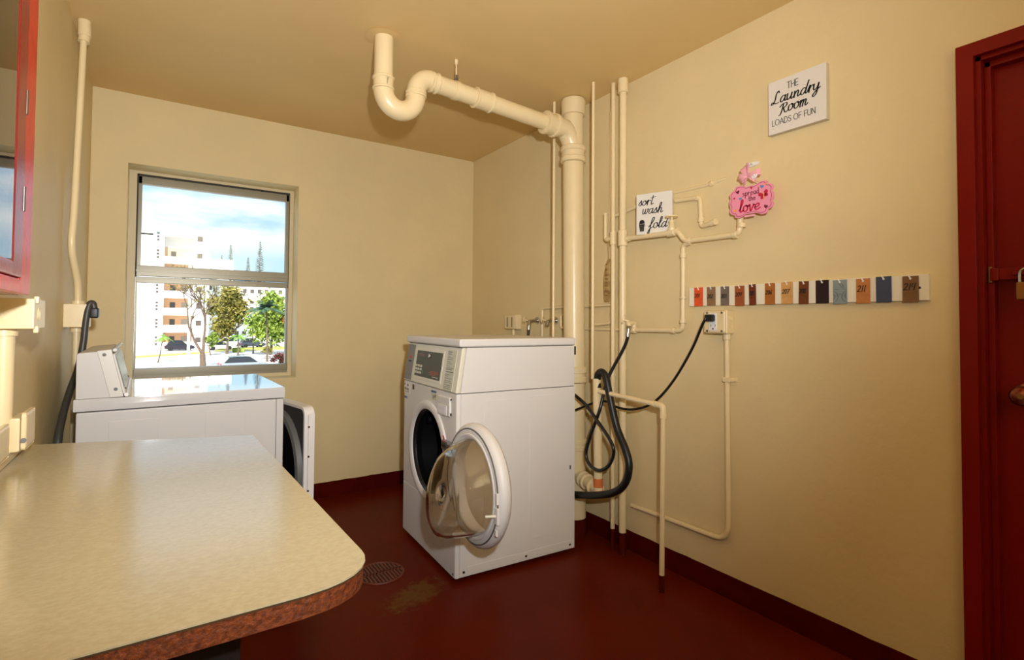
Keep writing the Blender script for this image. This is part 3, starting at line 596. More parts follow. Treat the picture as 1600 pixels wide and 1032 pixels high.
gvb = MB().cyl((-.0575, -2.02, 1.634), (-.055, -2.062, 1.636), .019, 16, .003).lathe([(.018, 0), (.020, .02), (.013, .028), (.011, .045), (.014, .048), (.014, .058), (.006, .062), (.004, .078)], (-.056, -2.042, 1.636), (0, 0, 1), 18).build('gate_valve', M['pipe'], gv)
hw = MB().lathe([(.025, -.003), (.031, -.003), (.031, .003), (.025, .003)], (-.056, -2.042, 1.712), (0, 0, 1), 24, True).cyl((-.056, -2.042, 1.707), (-.056, -2.042, 1.717), .008, 12)
for k in range(4):
    t = k*PI/2; hw.cyl((-.056, -2.042, 1.712), (-.056+.028*math.cos(t), -2.042+.028*math.sin(t), 1.712), .0035, 8)
hw.build('handwheel', M['pipe'], gvb)
# bibb loop: drops to the hose bibb
hb = empty('hose_bibb_pipe', (-.035, -1.95, 1.16), 0, 'cream pipe looping down from the gate valve branch to the hose tap', 'pipe')
MB().tube(fillet([(-.038, -2.13, 1.578), (-.03, -2.088, 1.572), (-.03, -2.086, 1.166), (-.03, -1.77, 1.163)], .03), .0115, 14).build('pipe_tube', M['pipe'], hb)
for p, q_ in (((-.03, -2.088, 1.51), (-.03, -2.088, 1.53)), ((-.03, -2.086, 1.20), (-.03, -2.086, 1.22)), ((-.03, -2.04, 1.1655), (-.03, -2.02, 1.165)), ((-.03, -2.087, 1.315), (-.03, -2.087, 1.325))): MB().cyl(p, q_, .0155, 16, .002).build('elbow_fitting', M['pipe'], hb)
f_ = MB().cyl((-.03, -1.79, 1.163), (-.03, -1.75, 1.163), .018, 16, .003).cyl((-.03, -1.775, 1.163), (-.03, -1.775, 1.205), .013, 14); f_.build('tap_elbow', M['pipe'], hb)
tapb = MB().cyl((-.03, -1.775, 1.20), (-.085, -1.785, 1.196), .012, 14, .002).cyl((-.075, -1.783, 1.198), (-.085, -1.790, 1.168), .012, 14, .002).cyl((-.05, -1.78, 1.20), (-.075, -1.752, 1.215), .007, 10).build('hose_tap', M['pipe'], hb)
hw = MB().lathe([(.017, -.003), (.024, -.004), (.024, .004), (.017, .003)], (-.078, -1.748, 1.217), (-.6, .7, .35), 18, True).cyl((-.074, -1.752, 1.2155), (-.081, -1.744, 1.219), .006, 10)
dv = V((-.6, .7, .35)).normalized(); uu = dv.cross(V((0, 0, 1))).normalized(); vv = dv.cross(uu)
for k in range(4): hw.cyl(V((-.078, -1.748, 1.217)), V((-.078, -1.748, 1.217))+(uu*math.cos(k*PI/2)+vv*math.sin(k*PI/2))*.02, .003, 8)
hw.build('handwheel', M['pipe'], tapb)
# wall pipes left of the bibb, half sunk in plaster
def wallpipe(name, pts, r, label, fr=.02, fit=()):
    o = empty(name, V(pts[0]), 0, label, 'pipe'); MB().tube(fillet(pts, fr), r, 12).build('pipe_tube', M['pipe'], o)
    if fit:
        for p, q_ in fit: MB().cyl(p, q_, r+.004, 14, .001).build('elbow_fitting', M['pipe'], o)
    return o
wallpipe('wall_pipe', [(-.004, -1.75, 1.163), (-.004, -1.14, 1.164), (-.004, -1.14, 1.24)], .0095, 'low cream pipe sunk in the plaster behind the stack')
wallpipe('wall_pipe', [(-.012, -.955, .9), (-.012, -.955, 1.292), (-.012, -1.597, 1.300), (-.015, -1.597, 1.20), (-.02, -1.49, 1.190), (-.02, -1.45, 1.19)], .0095, 'square cream pipe loop behind the stack above the washer')
ws = wallpipe('wall_pipe', [(-.012, -2.03, 1.797), (-.012, -2.17, 1.786), (-.014, -2.177, 1.648), (-.03, -2.262, 1.655)], .0105, 'bent cream pipe with open stub end right of the sort wash fold sign', .018, (((-.012, -2.15, 1.7875), (-.012, -2.165, 1.7865)), ((-.013, -2.175, 1.67), (-.013, -2.175, 1.69))))
MB().cyl((-.026, -2.238, 1.653), (-.032, -2.268, 1.6555), .0145, 16, .001).build('stub_end', M['pipe'], ws)
wt = wallpipe('wall_pipe', [(.003, -2.0, 1.843), (.002, -2.03, 1.842), (.001, -2.19, 1.839), (.001, -2.225, 1.842), (.006, -2.30, 1.851)], .0085, 'faint pipe end plastered into the wall above the open stub', .02)
MB().cyl((-.002, -2.215, 1.838), (-.002, -2.235, 1.845), .014, 12, .003).build('plaster_lump', M['wall'], wt)

# standpipe, L-shaped floor pipe
sp = empty('standpipe', (-.18, -1.662, 0), 0, 'open cream standpipe with an orange coupling behind the hoses', 'pipe')
MB().lathe([(.0195, 0), (.0225, .0), (.0225, .52), (.018, .52), (.018, .1)], (-.18, -1.668, .388), (0, .02, 1), 20).build('pipe_tube', M['pipe'], sp)
MB().cyl((-.18, -1.67, .345), (-.18, -1.668, .392), .0245, 20, .002).build('coupling', M['orangec'], sp)
MB().tube(fillet([(-.18, -1.67, .347), (-.18, -1.671, .318), (-.166, -1.636, .327)], .02), .024, 16).build('bottom_elbow', M['pipe'], sp)
fp = empty('floor_drain_pipe', (-.205, -2.113, 0), 0, 'freestanding L-shaped cream pipe with red painted foot in front of the wall', 'pipe')
MB().tube(fillet([(-.205, -2.108, .075), (-.205, -2.117, .828), (-.19, -1.685, .845)], .03), .0115, 16).build('pipe_tube', M['pipe'], fp)
MB().cyl((-.205, -2.107, 0), (-.205, -2.108, .076), .0125, 16).build('painted_foot', M['pipe_red'], fp)
MB().tube(fillet([(-.205, -2.117, .79), (-.205, -2.117, .828), (-.2035, -2.075, .8296)], .02), .0145, 16).cyl((-.2035, -2.072, .8297), (-.203, -2.06, .830), .0155, 16).cyl((-.205, -2.117, .775), (-.205, -2.117, .79), .0155, 16).build('elbow_fitting', M['pipe'], fp)

# hoses and cord
sh = empty('supply_hose', (-.16, -1.70, .45), 0, 'thin black water hose looping from the wall tap to the washer back', 'hose')
MB().tube(spline([(-.085, -1.791, 1.166), (-.088, -1.785, 1.12), (-.098, -1.763, 1.06), (-.145, -1.702, .908), (-.20, -1.700, .75), (-.215, -1.655, .628), (-.225, -1.625, .524), (-.23, -1.65, .472), (-.232, -1.724, .453), (-.232, -1.797, .492), (-.232, -1.833, .561), (-.232, -1.81, .619), (-.225, -1.70, .707), (-.22, -1.61, .771), (-.22, -1.50, .82)], 8), .0088, 12).build('hose_tube', M['hose'], sh)
MB().cyl((-.0835, -1.7895, 1.175), (-.0885, -1.787, 1.128), .0125, 14, .002).cyl((-.082, -1.789, 1.185), (-.083, -1.789, 1.17), .016, 8).build('hose_coupling', M['chrome'], sh)
dh = empty('drain_hose', (-.18, -1.75, .26), 0, 'thick black drain hose hooked into the standpipe and sagging to the washer', 'hose')
MB().tube(spline([(-.18, -1.664, .86), (-.18, -1.662, .905), (-.182, -1.672, .935), (-.183, -1.700, .944), (-.186, -1.732, .915), (-.19, -1.765, .82), (-.19, -1.812, .681), (-.195, -1.878, .581), (-.20, -1.905, .51), (-.205, -1.885, .427), (-.22, -1.822, .366), (-.23, -1.69, .318), (-.23, -1.50, .27)], 8), .0185, 16).build('hose_tube', M['black'], dh)
pc = empty('power_cord', (-.14, -1.90, .75), 0, 'black power cord sagging from the wall outlet towards the washer', 'cord')
MB().tube(spline([(-.085, -2.262, 1.228), (-.098, -2.25, 1.205), (-.09, -2.179, 1.077), (-.09, -2.071, .922), (-.1, -1.964, .814), (-.13, -1.868, .772), (-.155, -1.782, .772), (-.15, -1.70, .79), (-.16, -1.62, .775), (-.19, -1.50, .722)], 8), .0062, 10).build('cable', M['hose'], pc)
MB().box(-.098, -.069, -2.290, -2.252, 1.209, 1.240, .006).box(-.072, -.066, -2.284, -2.258, 1.21, 1.236, .002).build('plug', M['black'], pc)

# washer outlet box and taps behind the machine
wb = empty('outlet_box', (-.02, -.63, 1.15), 0, 'cream outlet box on the wall behind the washer', 'outlet box')
MB().box(-.045, 0, -.70, -.555, 1.15, 1.252, .006).build('box_body', M['pipe'], wb)
MB().box(-.052, -.043, -.695, -.56, 1.153, 1.249, .004).build('cover_plate', M['pipe'], wb)
for y in (-.662, -.605): MB().box(-.0535, -.0515, y, y+.012, 1.165, 1.235).build('outlet_slot', M['grey_pl'], wb)
MB().cyl((-.02, -.63, .9), (-.02, -.63, 1.15), .011, 12).build('conduit_stub', M['pipe'], wb)
def small_tap(y, label, hose):
    o = empty('hose_tap', (-.03, y, 1.18), 0, label, 'tap')
    MB().cyl((0, y-.02, 1.212), (-.07, y-.02, 1.205), .0115, 12, .001).cyl((-.06, y-.02, 1.208), (-.072, y-.024, 1.178), .0125, 12, .001).cyl((0, y-.02, 1.212), (-.006, y-.02, 1.2115), .024, 16).build('tap_body', M['chrome'], o)
    h_ = MB().lathe([(.014, -.003), (.021, -.004), (.021, .004), (.014, .003)], (-.075, y+.018, 1.216), (-.5, .8, .2), 16, True).cyl((-.055, y-.016, 1.208), (-.078, y+.022, 1.217), .005, 10); h_.build('handwheel', M['pipe'], o)
small_tap(-.865, 'metal hose tap with black hose behind the washer', True)
small_tap(-1.062, 'bare metal hose tap beside the thin condensate pipe', False)
th = empty('tap_hose', (-.09, -.88, 1.0), 0, 'short black hose hanging from the tap behind the washer', 'hose')
MB().tube(spline([(-.072, -.889, 1.176), (-.078, -.893, 1.12), (-.10, -.90, 1.03), (-.13, -.91, .9)], 6), .009, 12).build('hose_tube', M['hose'], th)
MB().cyl((-.071, -.889, 1.180), (-.075, -.891, 1.148), .0125, 12, .002).build('hose_coupling', M['chrome'], th)

# conduit and outlet on the right wall
oc = empty('outlet_conduit', (-.02, -2.05, .23), 0, 'cream conduit running from the wall outlet down and along the baseboard', 'pipe')
MB().tube(fillet([(-.02, -2.312, 1.155), (-.02, -2.316, .40), (-.018, -2.312, .252), (-.016, -2.16, .250), (-.014, -1.745, .244)], .085, 10), .0115, 14).build('conduit_tube', M['pipe'], oc)
MB().box(-.034, 0, -2.334, -2.296, .944, .966, .004).box(-.008, 0, -2.352, -2.29, .947, .963, .002).build('strap', M['pipe'], oc)
MB().cyl((-.02, -2.312, 1.128), (-.02, -2.312, 1.156), .016, 14, .002).build('box_connector', M['pipe'], oc)
ob = empty('outlet_box', (-.03, -2.28, 1.153), 0, 'square cream outlet box with the black plug on the right wall', 'outlet box')
MB().box(-.056, 0, -2.337, -2.222, 1.155, 1.259, .007, 3).build('box_body', M['pipe'], ob)
cvp = MB().box(-.065, -.054, -2.333, -2.226, 1.158, 1.256, .008, 4).build('cover_plate', M['pipe'], ob)
for y, z in ((-2.245, 1.167), (-2.245, 1.247), (-2.318, 1.167), (-2.318, 1.247)): MB().cyl((-.064, y, z), (-.067, y, z), .005, 12).build('cover_screw', M['steel'], cvp)
rc = MB().box(-.068, -.064, -2.294, -2.258, 1.168, 1.246, .004, 3).build('receptacle', M['white_pl'], ob)
MB().box(-.0687, -.0675, -2.2885, -2.2865, 1.186, 1.196).box(-.0687, -.0675, -2.2665, -2.2645, 1.186, 1.196).cyl((-.0675, -2.276, 1.177), (-.0687, -2.276, 1.177), .0035, 12).build('outlet_slot', M['ink'], rc)
for z in (1.19, 1.225): k = MB(); knockout(k, (-.03, -2.337, z), (0, -1, 0), .012); k.build('knockout', M['pipe'], ob)

# paper tag hung by a string behind the slim pipe
pt = empty('paper_tag', (-.055, -1.61, 1.32), 0, 'yellowed curled paper tag hanging by a string beside the slim pipe', 'tag')
rr = []
for k in range(11):
    z = 1.55-.23*k/10; bow = .010*math.sin(k/10*PI)+.004*k/10; half = .010+.014*min(1, k/4)
    y_ = -1.612+.006*k/10
    rr.append([(-.052-bow, y_+half, z), (-.052-bow-.004, y_, z-.001), (-.052-bow, y_-half, z), (-.0505-bow, y_-half, z), (-.0505-bow-.004, y_, z-.001), (-.0505-bow, y_+half, z)])
MB().rings(rr).build('paper', M['paper'], pt)
for k, (z, l) in enumerate(((1.52, .016), (1.49, .02), (1.46, .028), (1.44, .03), (1.42, .022), (1.40, .03), (1.375, .034), (1.35, .03))):
    MB().box(-.0695, -.069, -1.610-l/2*.8, -1.610+l/2*.8, z-.003, z+.003).build('print_line', M['brass'], pt)
MB().tube([(-.053, -1.612, 1.545), (-.058, -1.615, 1.60), (-.066, -1.62, 1.65)], .0012, 6).build('string', M['paper'], pt)

# ================================================================== washing machine
wm = empty('washing_machine', (-.589, -1.208, 0), R(-2.75), 'white front-loading coin washer with its round glass door swung open', 'washing machine', local=True)
OW = (-.3435, -.356, 0)
def WB(): return MB(OW)
WD, WW, ZS = .687, .712, .866
CY, CZ = .345, .535
b_ = WB().box(.024, WD, 0, .012, .022, ZS-.002, .003).box(.024, WD, WW-.012, WW, .022, ZS-.002, .003).box(WD-.012, WD, .006, WW-.006, .022, ZS-.002).box(.03, WD, .006, WW-.006, .022, .03).box(.03, WD, .006, WW-.006, ZS-.012, ZS-.002)
b_.box(.148, .307, -.0018, .004, .12, .824, .0016).box(.404, .577, -.0018, .004, .12, .83, .0016).box(.06, .665, -.0016, .004, .028, .066, .0015)
b_.build('cabinet', M['white'], wm)
def front_plate(z0, z1, hole):
    m_ = WB(); e = .012
    def rect(a0, a1, c0, c1, X, n=24):
        p = []
        for k in range(n): p.append((X, a0+(a1-a0)*k/n, c0))
        for k in range(n): p.append((X, a1, c0+(c1-c0)*k/n))
        for k in range(n): p.append((X, a1-(a1-a0)*k/n, c1))
        for k in range(n): p.append((X, a0, c1-(c1-c0)*k/n))
        return p
    rg = [rect(0, WW, z0, z1, .0225), rect(0, WW, z0, z1, .012), rect(.003, WW-.003, z0+.001, z1-.001, .004), rect(.010, WW-.010, z0+.003, z1-.003, .0)]
    if hole:
        base = rg[-1]; c = []
        for x, y, z in base:
            t = math.atan2(z-CZ, y-CY); c.append((0, CY+hole*math.cos(t), CZ+hole*math.sin(t)))
        rg += [c, [(.03, y, z) for x, y, z in c]]
        m_.rings(rg, False, False)
    else: m_.rings(rg, False, True)
    return m_
front_plate(.297, ZS-.002, .222).build('front_panel', M['white'], wm)
front_plate(.022, .2945, 0).build('lower_panel', M['white'], wm)
MB(OW).lathe([(.212, .004), (.215, -.006), (.226, -.012), (.242, -.013), (.254, -.008), (.258, .001), (.25, .004)], (0, CY, CZ), (1, 0, 0), 64, True).build('opening_ring', M['white'], wm)
MB(OW).lathe([(.214, .0), (.206, .004), (.200, .016), (.204, .03), (.212, .05), (.222, .05)], (0, CY, CZ), (1, 0, 0), 64, True).build('door_gasket', M['black'], wm)
dm = MB(OW).lathe([(.222, .04), (.222, .46), (.0, .48)], (0, CY, CZ), (1, 0, 0), 64); dm.bm.faces.ensure_lookup_table()
dmo = dm.build('drum', M['drum'], wm)
for f in [p for p in dmo.data.polygons if False]: pass
bmd = bmesh.new(); bmd.from_mesh(dmo.data)
bmesh.ops.delete(bmd, geom=[f for f in bmd.faces if all(abs(v.co.x-(.04+OW[0])) < 1e-4 for v in f.verts)], context='FACES_ONLY'); bmesh.ops.reverse_faces(bmd, faces=bmd.faces); bmd.to_mesh(dmo.data); bmd.free()
fin = MB(OW)
for k in range(3):
    t = R(40+120*k); c0 = V((0, CY+.20*math.cos(t), CZ+.20*math.sin(t)))
    fin.cyl(c0+V((.06, 0, 0)), c0+V((.44, 0, 0)), .022, 12)
fin.build('drum_lifter', M['drum'], wm)
# soap drawer
dw = WB().box(-.010, .004, .056, .200, .752, .842, .006, 3).build('soap_drawer', M['white'], wm)
WB().box(-.0125, -.009, .086, .196, .752, .802, .002).build('drawer_grip', M['white_pl'], dw)
WB().prism([(-.0135, .098, .760), (-.0135, .184, .760), (-.0135, .184, .795), (-.0135, .098, .795)], (.0012, 0, 0)).build('grip_recess', mat('pale_recess', (238, 238, 246), .3), dw)
WB().box(-.006, 0, .05, .0555, .758, .77).box(-.006, 0, .05, .0555, .83, .838).build('drawer_gap', M['screw'], dw)
# console: sloped face, coin slot, display, instruction card
X1, Z1 = .032, 1.078
WB().prism([(.022, 0, ZS+.001), (.052, 0, Z1), (WD-.006, 0, Z1), (WD-.006, 0, ZS+.001)], (0, WW, 0), .002).build('console_case', M['white'], wm)
cf = WB().prism([(-.003, 0, ZS+.001), (X1-.003, 0, Z1), (.0515, 0, Z1), (.0215, 0, ZS+.001)], (0, WW, 0), .005, 3).build('console_front', M['cream_pl'], wm)
sl = V((X1, 0, Z1-ZS)).normalized(); sn = V((-sl.z, 0, sl.x))
def cs(y, t, o=0): return V((-.003, y, ZS))+sl*t+sn*o
def plate(y0, y1, t0, t1, o0, o1): return WB().prism([cs(y0, t0, o0), cs(y1, t0, o0), cs(y1, t1, o0), cs(y0, t1, o0)], sn*(o1-o0), min(.001, (o1-o0)*.4))
co = plate(.594, .700, .008, .206, -.002, .0025).build('coin_plate', M['grey_pl'], cf)
plate(.625, .668, .108, .116, .002, .0032).build('coin_slot', M['ink'], co)
plate(.622, .672, .128, .142, .002, .0031).build('coin_print', M['orange'], co)
bz = plate(.188, .566, .026, .190, -.002, .002).build('display_bezel', M['cream_pl'], cf)
ds = plate(.203, .550, .040, .178, .001, .003).build('display', M['panel'], bz)
plate(.445, .515, .148, .166, .0025, .0035).build('red_readout', mat('dark_red_readout', (96, 44, 30), .3), ds)
kk = WB()
for i in range(3):
    for j in range(3):
        y, t = .455+i*.034, .054+j*.018; kk.prism([cs(y, t, .003), cs(y+.024, t, .003), cs(y+.024, t+.012, .003), cs(y, t+.012, .003)], sn*.0015)
kk.build('keypad', M['label'], ds)
plate(.430, .448, .056, .076, .0028, .004).build('start_key', M['green'], ds)
WB().prism([cs(.352, .156, .003), cs(.385, .146, .003), cs(.385, .166, .003)], sn*.001).build('arrow_print', M['white_pl'], ds)
WB().prism([cs(.348, .150, .003), cs(.366, .142, .003), cs(.348, .166, .003)], sn*.0009).build('arrow_black_print', M['ink'], ds)  # black triangle printed beside the white arrow
op = WB()
for t_, a0, a1 in ((.068, .225, .345), (.076, .232, .338), (.060, .262, .335)): op.prism([cs(a0, t_, .003), cs(a1, t_, .003), cs(a1, t_+.004, .003), cs(a0, t_+.004, .003)], sn*.0008)
op.build('orange_print', M['orange'], ds)
WB().prism([cs(.225, .050, .003), cs(.300, .050, .003), cs(.300, .053, .003), cs(.225, .053, .003)], sn*.0008).build('yellow_print', M['label'], ds)
ic = plate(.048, .150, .006, .200, -.002, .002).build('instruction_card', M['label'], cf)
rr_ = random.Random(5); pl = WB()
for i, t_ in enumerate([.014, .022, .030, .042, .050, .062, .072, .080, .092, .104, .112, .120, .132, .140, .152, .160, .168, .178, .188]):
    b0 = .142; b1 = b0-rr_.uniform(.03, .085); hh = .0035 if i in (8, 9, 17, 18) else .002
    pl.prism([cs(b1, t_, .002), cs(b0, t_, .002), cs(b0, t_+hh, .002), cs(b1, t_+hh, .002)], sn*.0006)
pl.build('card_print', M['mgrey'], ic)
WB().box(.014, WD+.002, -.004, WW+.004, Z1+.003, 1.120, .010, 4).build('lid', M['white'], wm)
WB().box(.03, WD-.01, .004, WW-.004, Z1-.002, Z1+.004).build('lid_gap', M['mgrey'], wm)
# stickers
s1 = WB().box(-.0008, 0, .612, .702, .794, .852).build('warning_sticker', M['white_pl'], wm)
pr_ = WB().box(-.0014, -.0007, .685, .698, .838, .848).box(-.0014, -.0007, .635, .655, .834, .848).box(-.0014, -.0007, .665, .69, .812, .826).box(-.0014, -.0007, .63, .655, .812, .824)
for z in (.804, .800): pr_.box(-.0014, -.0007, .625, .69, z, z+.002)
pr_.build('sticker_print', M['grey_pl'], s1)
s2 = WB().box(-.0008, 0, .545, .572, .826, .854).build('dark_sticker', M['screw'], wm)
WB().box(-.0014, -.0007, .55, .567, .842, .850).build('sticker_print', M['brass'], s2)
s3 = WB().box(-.0008, 0, .655, .70, .764, .776).build('blue_sticker', M['blue'], wm)
s4 = WB().box(-.0008, 0, .236, .302, .842, .852).build('blue_sticker', M['blue'], wm)
s5 = WB().box(-.0008, 0, .226, .294, .806, .838).build('pictogram_sticker', M['label'], wm)
WB().box(-.0014, -.0007, .24, .252, .82, .834).box(-.0014, -.0007, .262, .272, .814, .828).build('sticker_print', M['grey_pl'], s5)
for x, z in ((.045, .045), (.385, .045), (.655, .045)): WB().cyl((x, .0, z), (x, -.0035, z), .0055, 12).build('side_screw', M['screw'], wm)
WB().box(WD-.004, WD+.006, .002, .012, 1.03, 1.075, .001).build('back_bracket', M['screw'], wm)
WB().cyl((-.001, .02, .038), (.002, .02, .038), .006, 12).build('front_screw', M['screw'], wm)
for x in (.06, WD-.06):
    for y in (.06, WW-.06): WB().cyl((x, y, 0), (x, y, .026), .02, 16).build('foot', M['black'], wm)
# scuff marks on the side
WB().tube([(.268, -.0025, .45), (.285, -.0025, .475)], .0012, 6).tube([(.655, -.0022, .435), (.655, -.0022, .455)], .004, 6).build('scuff_mark', M['mgrey'], wm)
# open door
KY, KZ, KX = -.282, .535, -.05
wd = MB(OW).lathe([(.188, -.012), (.196, -.016), (.214, -.016), (.232, -.012), (.244, -.002), (.248, .012), (.244, .030), (.232, .042), (.20, .048), (.19, .046), (.187, .03)], (KX, KY, KZ), (1, 0, 0), 72, True).build('door', M['white'], wm)
MB(OW).lathe([(.196, -.0165), (.199, -.020), (.206, -.020), (.209, -.0165)], (KX, KY, KZ), (1, 0, 0), 72, True).build('door_trim', M['white_pl'], wd)
MB(OW).lathe([(.224, -.0145), (.2255, -.0165), (.2285, -.0155), (.2295, -.0125)], (KX, KY, KZ), (1, 0, 0), 72, True).build('door_groove', M['mgrey'], wd)
bw = MB(OW); prof = [(.190, -.03), (.190, 0), (.188, .12), (.184, .32), (.178, .55), (.170, .75), (.158, .90), (.140, .97), (.10, 1.0), (.05, 1.01), (.0, 1.015)]
rg = []
for r_, fq in prof:
    ring_ = []
    for k in range(64):
        t = 2*PI*k/64; yy, zz = r_*math.cos(t), r_*math.sin(t); dep = .135-.24*zz
        ring_.append((KX-.012-fq*dep, KY+yy, KZ+zz-.012*fq))
    rg.append(ring_)
bw.rings(rg, False, False); bwo = bw.build('glass_bowl', M['bowl'], wd, smooth=80)
sm = bwo.modifiers.new('thickness', 'SOLIDIFY'); sm.thickness = .007; sm.offset = -1
# latch strike on the free edge, hinge on the washer side
lt = WB().box(KX-.022, KX-.010, KY-.236, KY-.212, KZ-.085, KZ-.025, .003).box(KX-.022, KX-.012, KY-.232, KY-.215, KZ-.012, KZ+.03, .003).box(KX-.021, KX-.012, KY-.228, KY-.212, KZ-.13, KZ-.105, .003).build('latch_plate', M['white_pl'], wd)
WB().cyl((KX-.020, KY-.222, KZ-.055), (KX-.055, KY-.205, KZ-.055), .0055, 10).build('latch_hook', M['cream_pl'], wd)
hg = WB().box(KX-.015, KX+.02, -.085, -.03, .585, .655, .006).box(-.03, -.006, -.05, .105, .598, .642, .005).build('hinge', M['steel'], wd)
for y in (.06, .085): WB().cyl((-.033, y, .62), (-.029, y, .62), .008, 12).build('hinge_bolt', M['screw'], hg)
WB().tube([(-.012, .12, .655), (-.02, .09, .65), (-.034, .06, .642)], .003, 8).build('red_wire', M['crimson'], hg)

# ================================================================== signs on the right wall
def board_sign(name, o, rv, w_, h_, th, label):
    """o = lower left corner of the face"""
    rv = V(rv).normalized(); uv = V((0, 0, 1)); nv = rv.cross(uv); o = V(o)
    e = empty(name, o-nv*th+rv*w_/2, 0, label, 'sign')
    p = [o, o+rv*w_, o+rv*w_+uv*h_, o+uv*h_]
    MB().prism([q-nv*th for q in p], nv*th, .0015).build('panel', M['signw'], e)
    MB().prism([q-nv*(th-.0005)+(q-(o+rv*w_/2+uv*h_/2))*.004 for q in p], nv*(th-.004), .001).build('edge_band', M['signside'], e)
    return e, o, rv, uv, nv
e, o, rv, uv, nv = board_sign('wall_sign', (-.028, -2.512, 1.972), (0, -1, 0), .226, .216, .026, 'white laundry room sign with black lettering high on the right wall')
w_, h_ = .226, .216
def at(fx, fy): return o+rv*(fx*w_)+uv*((1-fy)*h_)
k = MB(); text(k, 'THE', at(.35, .225), rv, uv, nv, .0128, .0026, C, contrast=.1, space=.05); k.build('lettering_the', M['ink'], e)
k = MB(); text(k, 'Laundry', at(.065, .435), rv, uv, nv, .0236, .0058, G, slant=.2, contrast=.55, sx=1.08); k.build('lettering_laundry', M['ink'], e)
k = MB(); text(k, 'Room', at(.21, .645), rv, uv, nv, .0245, .0058, G, slant=.22, contrast=.55); k.build('lettering_room', M['ink'], e)
k = MB(); text(k, 'LOADS OF FUN', at(.075, .845), rv, uv, nv, .0115, .0024, C, contrast=.1, space=.05); k.build('lettering_loads_of_fun', M['ink'], e)
e, o, rv, uv, nv = board_sign('wall_sign', (-.088, -1.846, 1.646), (.066, -.172, 0), .184, .205, .014, 'white sort wash fold sign with a basket leaning on the pipe')
w_, h_ = .184, .205
k = MB(); text(k, 'sort', at(.06, .285), rv, uv, nv, .0235, .0050, G, slant=.22, contrast=.6); k.build('lettering_sort', M['ink'], e)
k = MB(); text(k, 'wash', at(.17, .50), rv, uv, nv, .0245, .0050, G, slant=.22, contrast=.6); k.build('lettering_wash', M['ink'], e)
k = MB(); text(k, 'fold', at(.345, .865), rv, uv, nv, .0265, .0054, G, slant=.22, contrast=.6); k.build('lettering_fold', M['ink'], e)
k = MB(); k.prism([at(.075, .74)+nv*.0003, at(.105, .92)+nv*.0003, at(.215, .92)+nv*.0003, at(.240, .74)+nv*.0003], nv*.0006)
k.prism([at(*q)+nv*.0003 for q in ((.08, .735), (.235, .735), (.23, .67), (.20, .645), (.15, .635), (.10, .66))], nv*.0006); bk = k.build('basket_print', M['ink'], e)
k = MB()
for t in (.755, .79, .825, .86, .895): k.prism([at(.09, t)+nv*.0009, at(.225, t)+nv*.0009, at(.225, t+.006)+nv*.0009, at(.09, t+.006)+nv*.0009], nv*.0003)
k.build('basket_lines', M['grey_pl'], bk)

# pink love sign with bow
lv = empty('wall_sign', (-.06, -2.456, 1.645), 0, 'pink scalloped spread the love sign with ribbon bow and hearts', 'sign')
LC = V((-.070, -2.457, 1.714)); lr, lu, ln = V((0, -1, 0)), V((0, 0, 1)), V((-1, 0, 0))
quart = [(0, .86), (.22, .84), (.42, .97), (.56, 1.0), (.70, .94), (.76, .76), (.90, .70), (.98, .50), (.93, .30), (.99, .12)]
full = quart+[(x, -y) for x, y in quart[::-1]]+[(-x, -y) for x, y in quart[1:]]+[(-x, y) for x, y in quart[::-1]][:-1]
def lp(x, y, o=0): return LC+lr*x+lu*y+ln*o
def outline(sx, sy, o):
    pts = [V((x*sx, y*sy, 0)) for x, y in full]; pts.append(pts[0]); sp_ = spline(pts, 4)[:-1]
    return [lp(p.x, p.y, o) for p in sp_]
MB().prism(outline(.098, .068, -.010), ln*.008, 0).build('pink_panel', M['pink'], lv, smooth=50)
MB().rings([outline(.0915, .0625, -.0017), outline(.0895, .0605, -.0017)], False, False).build('outline_print', M['pinkedge'], lv, smooth=0)
k = MB(); text(k, 'spread', lp(-.036, .020), lr, lu, ln, .0128, .0030, PR, contrast=.4, lift=-.0012, space=.08); k.build('lettering_spread', M['maroon'], lv)
k = MB(); text(k, 'the', lp(-.010, -.004), lr, lu, ln, .0118, .0030, PR, contrast=.4, lift=-.0012, space=.08); k.build('lettering_the', M['maroon'], lv)
k = MB(); text(k, 'love', lp(-.052, -.046), lr, lu, ln, .0255, .0068, G, slant=.1, contrast=.4, lift=-.0012, sx=1.05); k.build('lettering_love', M['crimson'], lv)
def heart(cx, cy, s, m, rot=0):
    p = []
    for i in range(24):
        t = 2*PI*i/24; x = .055*16*math.sin(t)**3; y = .055*(13*math.cos(t)-5*math.cos(2*t)-2*math.cos(3*t)-math.cos(4*t))
        x, y = x*math.cos(rot)-y*math.sin(rot), x*math.sin(rot)+y*math.cos(rot)
        p.append(lp(cx+x*s, cy+y*s, -.0015))
    MB().prism(p, ln*.0006).build('heart_print', M[m], lv, smooth=0)
for hx_, hy_, hs_, hm_, hr_ in ((-.058, .042, .0095, 'maroon', .3), (.004, .048, .006, 'crimson', 0), (.050, .044, .009, 'heartblue', -.2), (-.074, .018, .006, 'crimson', .2), (-.046, .012, .008, 'heartblue', 0), (-.070, -.034, .0085, 'heartor', .2), (.066, -.040, .0095, 'maroon', -.3), (.066, .052, .006, 'heartor', -.2)): heart(hx_, hy_, hs_, hm_, hr_)
bf = MB()
for sx_, sy_, a_, l_, w2 in ((-.012, .008, 2.75, .026, .010), (.016, .020, 1.0, .026, .011), (-.002, -.012, 3.9, .018, .008), (.018, .0, .1, .018, .009)):
    bx, by = .058, .006
    p = []
    for i in range(14):
        t = 2*PI*i/14; x = l_/2+l_/2*math.cos(t); y = w2*.6*math.sin(t)*(1.2+.3*math.cos(t)); p.append(lp(bx+x*math.cos(a_)-y*math.sin(a_), by+x*math.sin(a_)+y*math.cos(a_), -.0014))
    bf.prism(p, ln*.0007)
